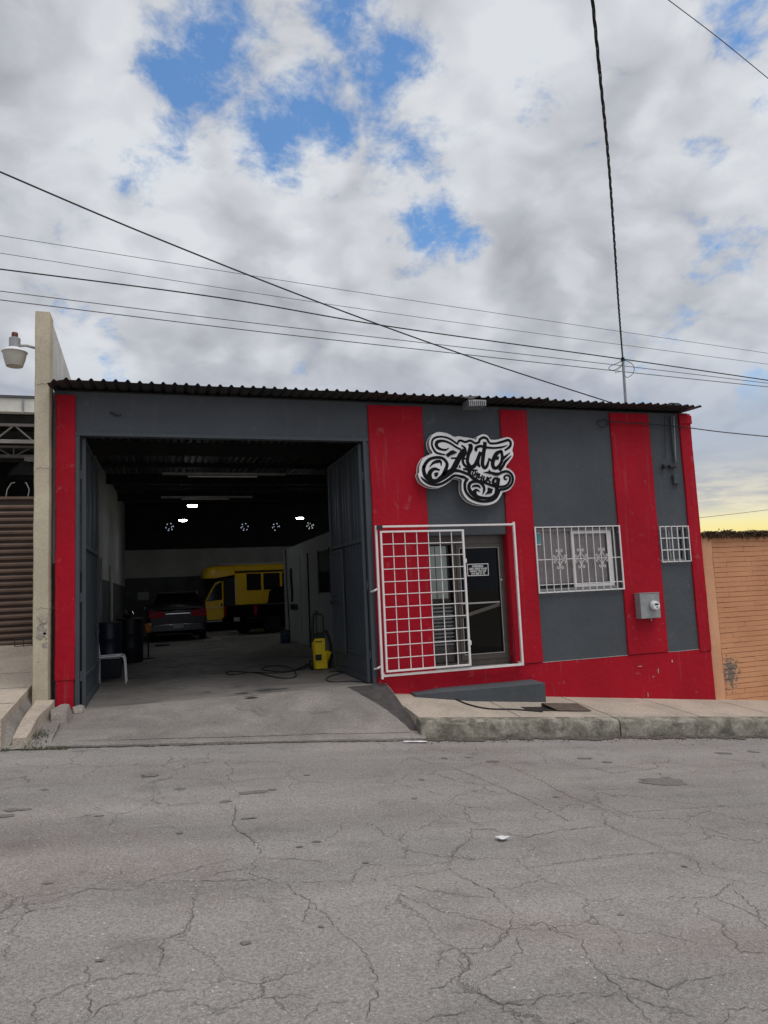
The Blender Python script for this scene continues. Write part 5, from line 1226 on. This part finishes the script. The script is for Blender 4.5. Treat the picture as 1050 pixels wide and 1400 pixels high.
# ------------------------------------------------------------------ vehicles
def wheel(par, x, y, r_, w, axis='x', rim='galvanised'):
    t = MB().lathe((x, y, r_), [(r_*.6, -w/2), (r_*.93, -w/2), (r_, -w/2+.03), (r_, w/2-.03), (r_*.93, w/2), (r_*.6, w/2)], 28, axis).build('wheel', 'black_rubber', par, local=True, smooth=True)
    MB().lathe((x, y, r_), [(r_*.58, -w/2-.004), (r_*.2, -w/2+.02), (r_*.2, w/2-.02), (r_*.58, w/2+.004)], 20, axis).build('rim', rim, t, local=True, smooth=True)
def car():
    y0 = 23.9; e = empty('parked_car', (.51, y0, zf(y0)), 'dark red hatchback parked tail first deep in the garage', 'car', None, R(2))
    def B(mb, n, m, par=None, **k): return mb.build(n, m, par or e, local=True, **k)
    def sec(y, w, zb, zm, zt): return [(-w*.86, y, zb), (w*.86, y, zb), (w, y, zb+.16), (w*1.02, y, zm), (w*.96, y, zt), (w*.6, y, zt+.03), (-w*.6, y, zt+.03), (-w*.96, y, zt), (-w*1.02, y, zm), (-w, y, zb+.16)]
    bd_ = B(MB().loft([sec(.0, .84, .32, .62, .92), sec(.10, .89, .24, .66, 1.0), sec(.6, .91, .22, .7, 1.0), sec(2.4, .91, .22, .7, .96), sec(3.3, .89, .24, .66, .88), sec(3.75, .82, .3, .6, .76), sec(3.9, .7, .34, .55, .66)]), 'body', 'car_red', smooth=True, bevel=.03)
    def gs_(y, wb, wt, zb, zt): return [(-wb, y, zb), (wb, y, zb), (wt+.04, y, zt-.06), (wt-.06, y, zt), (-wt+.06, y, zt), (-wt-.04, y, zt-.06)]
    B(MB().loft([gs_(.08, .80, .78, .96, 1.12), gs_(.30, .83, .64, .97, 1.46), gs_(.55, .84, .62, .97, 1.53), gs_(1.6, .84, .62, .97, 1.55), gs_(2.2, .82, .60, .96, 1.46), gs_(2.9, .78, .74, .94, .98)]), 'cabin', 'car_red', smooth=True, bevel=.02)
    B(MB().hexa([(-.66, .085, 1.08), (.66, .085, 1.08), (.66, .11, 1.08), (-.66, .11, 1.08), (-.54, .29, 1.43), (.54, .29, 1.43), (.54, .32, 1.43), (-.54, .32, 1.43)]), 'rear_window', 'vehicle_glass')
    for s in (-1, 1):
        B(MB().hexa([(s*.90, -.01, .76), (s*.40, -.045, .78), (s*.40, .05, .78), (s*.92, .2, .76), (s*.88, .03, 1.0), (s*.44, -.005, .95), (s*.44, .08, .95), (s*.90, .2, 1.0)]), 'tail_light', 'tail_red', bevel=.01)
        B(MB().box(s*.93, s*1.03, 1.9, 2.05, 1.0, 1.14), 'mirror', 'car_black', bevel=.02)
        B(MB().hexa([(s*.85, .7, 1.02), (s*.85, 2.2, 1.02), (s*.82, 2.2, 1.02), (s*.82, .7, 1.02), (s*.695, .75, 1.42), (s*.695, 1.9, 1.42), (s*.65, 1.9, 1.42), (s*.65, .75, 1.42)]), 'side_window', 'vehicle_glass')
    B(MB().box(-.82, .82, -.05, .08, .30, .56), 'bumper', 'car_black', bevel=.04)
    B(MB().box(-.38, .38, -.03, .01, .86, .885), 'trim_strip', 'chrome', bevel=.005)
    B(MB().box(-.16, .16, -.062, -.052, .42, .56), 'number_plate', 'plate_white')
    B(MB().box(-.6, .6, .27, .5, 1.53, 1.575), 'spoiler', 'car_red', bevel=.01)
    for x in (-.80, .80):
        for y in (.65, 3.1): wheel(e, x, y, .32, .2)
car()
def bus():
    Y = 28.3; z0 = zf(Y); e = empty('minibus', (4.2, Y, z0), 'yellow cutaway minibus with white roof and open cab door at the back', 'bus')
    def B(mb, n, m, par=None, **k): return mb.build(n, m, par or e, **k)
    W_ = 2.15; Y1 = Y+W_
    def sec(x, zb, zt, r_=.22, inset=0.0): return [(x, Y+inset, zb), (x, Y+inset, zt-r_), (x, Y+inset+r_*.3, zt-r_*.35), (x, Y+inset+r_, zt), (x, Y1-inset-r_, zt), (x, Y1-inset-r_*.3, zt-r_*.35), (x, Y1-inset, zt-r_), (x, Y1-inset, zb)]
    zt = 3.22
    def rs(x): return zt+.055*(x-1.7)*.5
    B(MB().loft([sec(2.75, z0+.42, 2.94), sec(8.3, z0+.42, 2.94)]), 'body', 'bus_yellow', bevel=.01)
    def cap(x, zb, ztp, ins): return [(x, Y-.02+ins, zb), (x, Y-.02+ins, ztp-.16), (x, Y+.06+ins, ztp-.05), (x, Y+.22+ins, ztp), (x, Y1-.22-ins, ztp), (x, Y1-.06-ins, ztp-.05), (x, Y1+.02-ins, ztp-.16), (x, Y1+.02-ins, zb)]
    B(MB().loft([cap(1.56, 2.72, 3.02, .25), cap(1.70, 2.69, 3.12, .08), cap(2.0, 2.70, 3.18, .0), cap(2.745, 2.80, 3.20, .0)]), 'front_cap', 'bus_yellow', smooth=True, bevel=.03)
    B(MB().loft([[(x, Y-.03, 2.945), (x, Y-.03, 3.10), (x, Y+.10, 3.22), (x, Y1-.10, 3.22), (x, Y1+.03, 3.10), (x, Y1+.03, 2.945)] for x in (2.75, 8.3)]), 'roof', 'bus_yellow', smooth=True)
    B(MB().loft([[(x, Y+.0, 3.185), (x, Y+.10, 3.245), (x, Y1-.10, 3.245), (x, Y1, 3.185)] for x in (2.2, 8.3)]), 'roof_skin', 'bus_white', smooth=True)
    B(MB().box(1.545, 1.565, Y+.3, Y+.7, 2.78, 2.96), 'clearance_light', 'vehicle_glass')
    for a, b in ((3.2, 3.76), (3.86, 4.5), (4.6, 5.3), (5.4, 6.1)):
        w_ = B(MB().box(a, b, Y-.012, Y-.001, 2.17, 2.82), 'side_window', 'vehicle_glass')
        B(MB().box(a-.02, b+.02, Y-.02, Y-.0005, 2.13, 2.165), 'sill', 'bus_yellow', w_)
    B(MB().box(2.75, 8.3, Y-.012, Y-.001, 2.9, 2.94), 'drip_rail', 'interior_dark')
    # cab
    cab = [(0.75, .95), (0.72, 1.45), (.95, 1.62), (1.45, 1.72), (2.0, 2.55), (2.28, 2.68), (2.749, 2.68), (2.749, 1.02)]
    B(MB().prism([(x, Y+.12, z) for x, z in cab], (0, W_-.24, 0)), 'cab', 'interior_dark', bevel=.03)
    B(MB().hexa([(.70, Y+.11, 1.0), (1.44, Y+.09, 1.0), (1.44, Y1-.09, 1.0), (.70, Y1-.11, 1.0), (.78, Y+.14, 1.5), (1.46, Y+.10, 1.68), (1.46, Y1-.10, 1.68), (.78, Y1-.14, 1.5)]), 'bonnet', 'bus_yellow', bevel=.06)
    # open cab door swung forward
    dp = [(1.62, 1.10), (1.62, 1.80), (2.30, 1.86), (2.30, 1.10)]
    d_ = B(MB().prism([(x, Y+.02, z) for x, z in dp], (0, .06, 0)), 'cab_door', 'bus_yellow', bevel=.012)
    B(MB().tube([(1.64, Y+.05, 1.80), (1.88, Y+.05, 2.28), (2.02, Y+.05, 2.47), (2.14, Y+.05, 2.54), (2.28, Y+.05, 2.56), (2.28, Y+.05, 1.86)], .03, 8), 'window_frame', 'bus_yellow', d_, smooth=True)
    B(MB().prism([(1.70, Y+.045, 1.83), (2.26, Y+.045, 1.87), (2.26, Y+.045, 2.54), (2.12, Y+.045, 2.52), (1.95, Y+.045, 2.35)], (0, .008, 0)), 'door_window', 'vehicle_glass', d_)
    B(MB().box(2.2, 2.26, Y-.0, Y+.0195, 1.62, 1.72), 'door_handle', 'car_black', d_)
    B(MB().box(1.64, 2.29, Y+.005, Y+.0195, 1.55, 1.575), 'door_crease', 'bus_white', d_)
    B(MB().box(1.6, 2.5, Y-.05, Y+.11, 1.02, 1.07), 'running_board', 'galvanised', bevel=.01)
    B(MB().tube([(1.5, Y+.08, 1.95), (1.3, Y-.12, 2.0), (1.3, Y-.12, 2.25)], .018, 6), 'mirror_arm', 'car_black')
    B(MB().box(1.24, 1.36, Y-.16, Y-.10, 1.95, 2.25), 'mirror', 'car_black', bevel=.02)
    B(MB().tube([(2.76, Y-.006, 1.3), (2.76, Y-.006, 2.66)], .02, 6), 'door_post', 'bus_white')
    for x in (1.15, 6.2):
        t = MB().lathe((x, Y+.16, z0+.38), [(.2, -.13), (.36, -.13), (.38, -.1), (.38, .1), (.36, .13)], 26, 'y'); w_ = B(t, 'wheel', 'black_rubber', smooth=True)
        B(MB().lathe((x, Y+.16, z0+.38), [(.2, -.135), (.08, -.10), (.08, .1)], 20, 'y'), 'rim', 'galvanised', w_, smooth=True)
bus()
def pickup():
    a = R(58); org = (2.62, 25.35, zf(25.3)); e = empty('pickup_truck', org, 'black pickup truck parked askew in front of the yellow minibus', 'truck', None, -a)
    def B(mb, n, m, par=None, **k): return mb.build(n, m, par or e, local=True, **k)
    w = .86
    B(MB().loft([[(-w, y, .42), (w, y, .42), (w*1.02, y, .7), (w, y, 1.03), (-w, y, 1.03), (-w*1.02, y, .7)] for y in (.0, 1.9)]), 'bed', 'car_black', bevel=.03)
    B(MB().loft([[(-w, y, .42), (w, y, .42), (w*1.02, y, .7), (w*.97, y, z), (-w*.97, y, z), (-w*1.02, y, .7)] for y, z in ((1.905, 1.05), (3.3, 1.05), (4.3, .95), (4.55, .8))]), 'nose', 'car_black', smooth=True, bevel=.03)
    B(MB().loft([[(-w*.93, y, 1.051), (w*.93, y, 1.051), (t, y, z), (-t, y, z)] for y, t, z in ((1.92, .70, 1.45), (2.1, .66, 1.62), (2.9, .66, 1.63), (3.35, .75, 1.12))]), 'cabin', 'car_black', smooth=True, bevel=.03)
    B(MB().hexa([(-.6, 1.905, 1.14), (.6, 1.905, 1.14), (.6, 1.93, 1.14), (-.6, 1.93, 1.14), (-.56, 1.93, 1.42), (.56, 1.93, 1.42), (.56, 1.96, 1.42), (-.56, 1.96, 1.42)]), 'rear_window', 'vehicle_glass')
    B(MB().box(-.78, .78, -.02, -.001, .62, 1.0), 'tailgate', 'car_black', bevel=.01)
    B(MB().box(-.80, .80, -.03, -.021, .80, .83), 'trim_strip', 'chrome')
    B(MB().box(-.86, .86, -.14, -.021, .42, .60), 'bumper', 'car_black', bevel=.03)
    B(MB().box(-.16, .16, -.155, -.141, .47, .60), 'number_plate', 'plate_white')
    for s in (-1, 1): B(MB().box(s*.80, s*.872, -.03, .06, .66, .98), 'tail_light', 'tail_red', bevel=.008)
    for x in (-.76, .76):
        for y in (.75, 3.75): wheel(e, x, y, .36, .22, rim='dark_steel')
pickup()

# ------------------------------------------------------------------ overhead lines
def wire(name, pix, r, m, label, ext=(18, 18), seg=5):
    P = [onY(px, py, Y) for px, py, Y in pix]
    d0 = (P[0]-P[1]).normalized(); d1 = (P[-1]-P[-2]).normalized(); C = [Vector(p) for p in catmull([tuple(p) for p in P], 8)]
    if ext[0]: C = [P[0]+d0*ext[0]*t+Vector((0, 0, ext[0]*.012*t*t)) for t in (1, .75, .5, .25)]+C
    if ext[1]: C = C+[P[-1]+d1*ext[1]*t+Vector((0, 0, ext[1]*.012*t*t)) for t in (.25, .5, .75, 1)]
    return tag(MB().tube(C, r, seg, cap=False).build(name, m, smooth=True, recalc=False), label, 'wire')
mastX, mastY = onY(853, 550, 10.9).x+.03, 10.9
mtop = onY(851.5, 491, 10.9)
wire('overhead_wire', [(0, 235, 8.6), (200, 320, 9.2), (430, 411, 9.8), (640, 487, 10.3), (840, 552, 10.75)], .011, 'cable_black', 'thick black wire slanting down across the sky to the roof', (18, 0))
wire('overhead_wire', [(0, 322, 17), (525, 405, 17), (1050, 483, 17)], .007, 'cable_grey', 'uppermost of the thin grey wires crossing the sky')
wire('overhead_wire', [(0, 346, 17), (525, 427, 17), (1050, 498, 17)], .007, 'cable_grey', 'second of the thin grey wires crossing the sky, just above the black one')
wire('overhead_wire', [(0, 368, 10.88), (300, 407, 10.88), (530, 446, 10.88), (851, 491, 10.88), (1050, 520, 10.88)], .011, 'cable_black', 'black wire crossing the whole sky and passing the roof mast top')
wire('overhead_wire', [(0, 398, 12.5), (300, 436, 12.5), (530, 463, 12.5), (850, 500, 12.5), (1050, 524, 12.5)], .0075, 'cable_grey', 'grey wire just below the long black wire, upper of the low pair')
wire('overhead_wire', [(0, 410, 12.5), (300, 447, 12.5), (530, 473, 12.5), (850, 508, 12.5), (1050, 529, 12.5)], .0085, 'cable_grey', 'lowest of the long wires crossing the sky above the roof')
wire('overhead_wire', [(914, 0, 7), (980, 50, 7.2), (1050, 107, 7.4)], .006, 'cable_grey', 'single thin wire cutting the top right corner of the sky')
wire('overhead_wire', [(832, 576, FY-.12), (860, 578, FY-.10), (925, 583, FY-.08), (985, 590.5, FY-.08), (1050, 597, FY-.08)], .010, 'cable_black', 'service wire leaving the facade under the eave towards the right', (0, 18))
wire('overhead_wire', [(955, 708, 22), (1000, 703, 22), (1050, 697, 22)], .009, 'cable_grey', 'faint wire low in the yellow sky above the orange wall', (3, 12))
# twisted service drop over the street
def strand(ph, n=420):
    ax = []
    for px, py, z in ((810, 0, 6.83), (820, 100, 6.66), (832, 220, 6.46), (840, 330, 6.27), (846, 420, 6.12)):
        ax.append(tuple(onZ(px, py, z)))
    P0 = Vector(ax[0]); d = (Vector(ax[0])-Vector(ax[1])).normalized()
    ax = [tuple(P0+d*16+Vector((0, 0, .9))), tuple(P0+d*6+Vector((0, 0, .25)))]+ax+[tuple(mtop)]
    sm = catmull(ax, 60); out = []; t = 0; prev = Vector(sm[0])
    for p in sm:
        v = Vector(p); t += (v-prev).length; prev = v; a_ = t*2*math.pi/.55+ph
        out.append(v+Vector((.0095*math.cos(a_)*.79, -.0095*math.cos(a_)*.6, .0095*math.sin(a_))))
    return out
sd = empty('service_drop', tuple(mtop), 'twisted black service cable running down the sky to the roof mast', 'cable')
for ph in (0, 2.09, 4.19): MB().tube(strand(ph), .0072, 5, cap=False).build('strand', 'cable_black', sd, smooth=True, recalc=False)
ms = empty('service_mast', (mastX, mastY, 5.0), 'thin metal service mast with looped wires standing on the roof', 'mast')
MB().tube([(mastX, mastY, 4.9), tuple(mtop+Vector((0, 0, -.02)))], .026, 10).build('pipe', 'galvanised', ms, smooth=True)
MB().lathe(mtop+Vector((0, 0, -.02)), [(.035, -.02), (.04, .0), (.03, .05), (.01, .06)], 12).build('cap', 'dark_steel', ms, smooth=True)
def lp(pts, r_=.006): MB().tube(catmull([tuple(onY(x, y, 10.88)) for x, y in pts], 6), r_, 5).build('wire_loop', 'cable_black', ms, smooth=True)
lp([(851, 493), (843, 497), (834, 501), (833, 505), (840, 506), (848, 501), (851, 497)]); lp([(852, 492), (862, 496), (867, 503), (865, 511), (858, 516), (853, 513)]); lp([(851, 500), (845, 505), (841, 510), (848, 508)], .004)
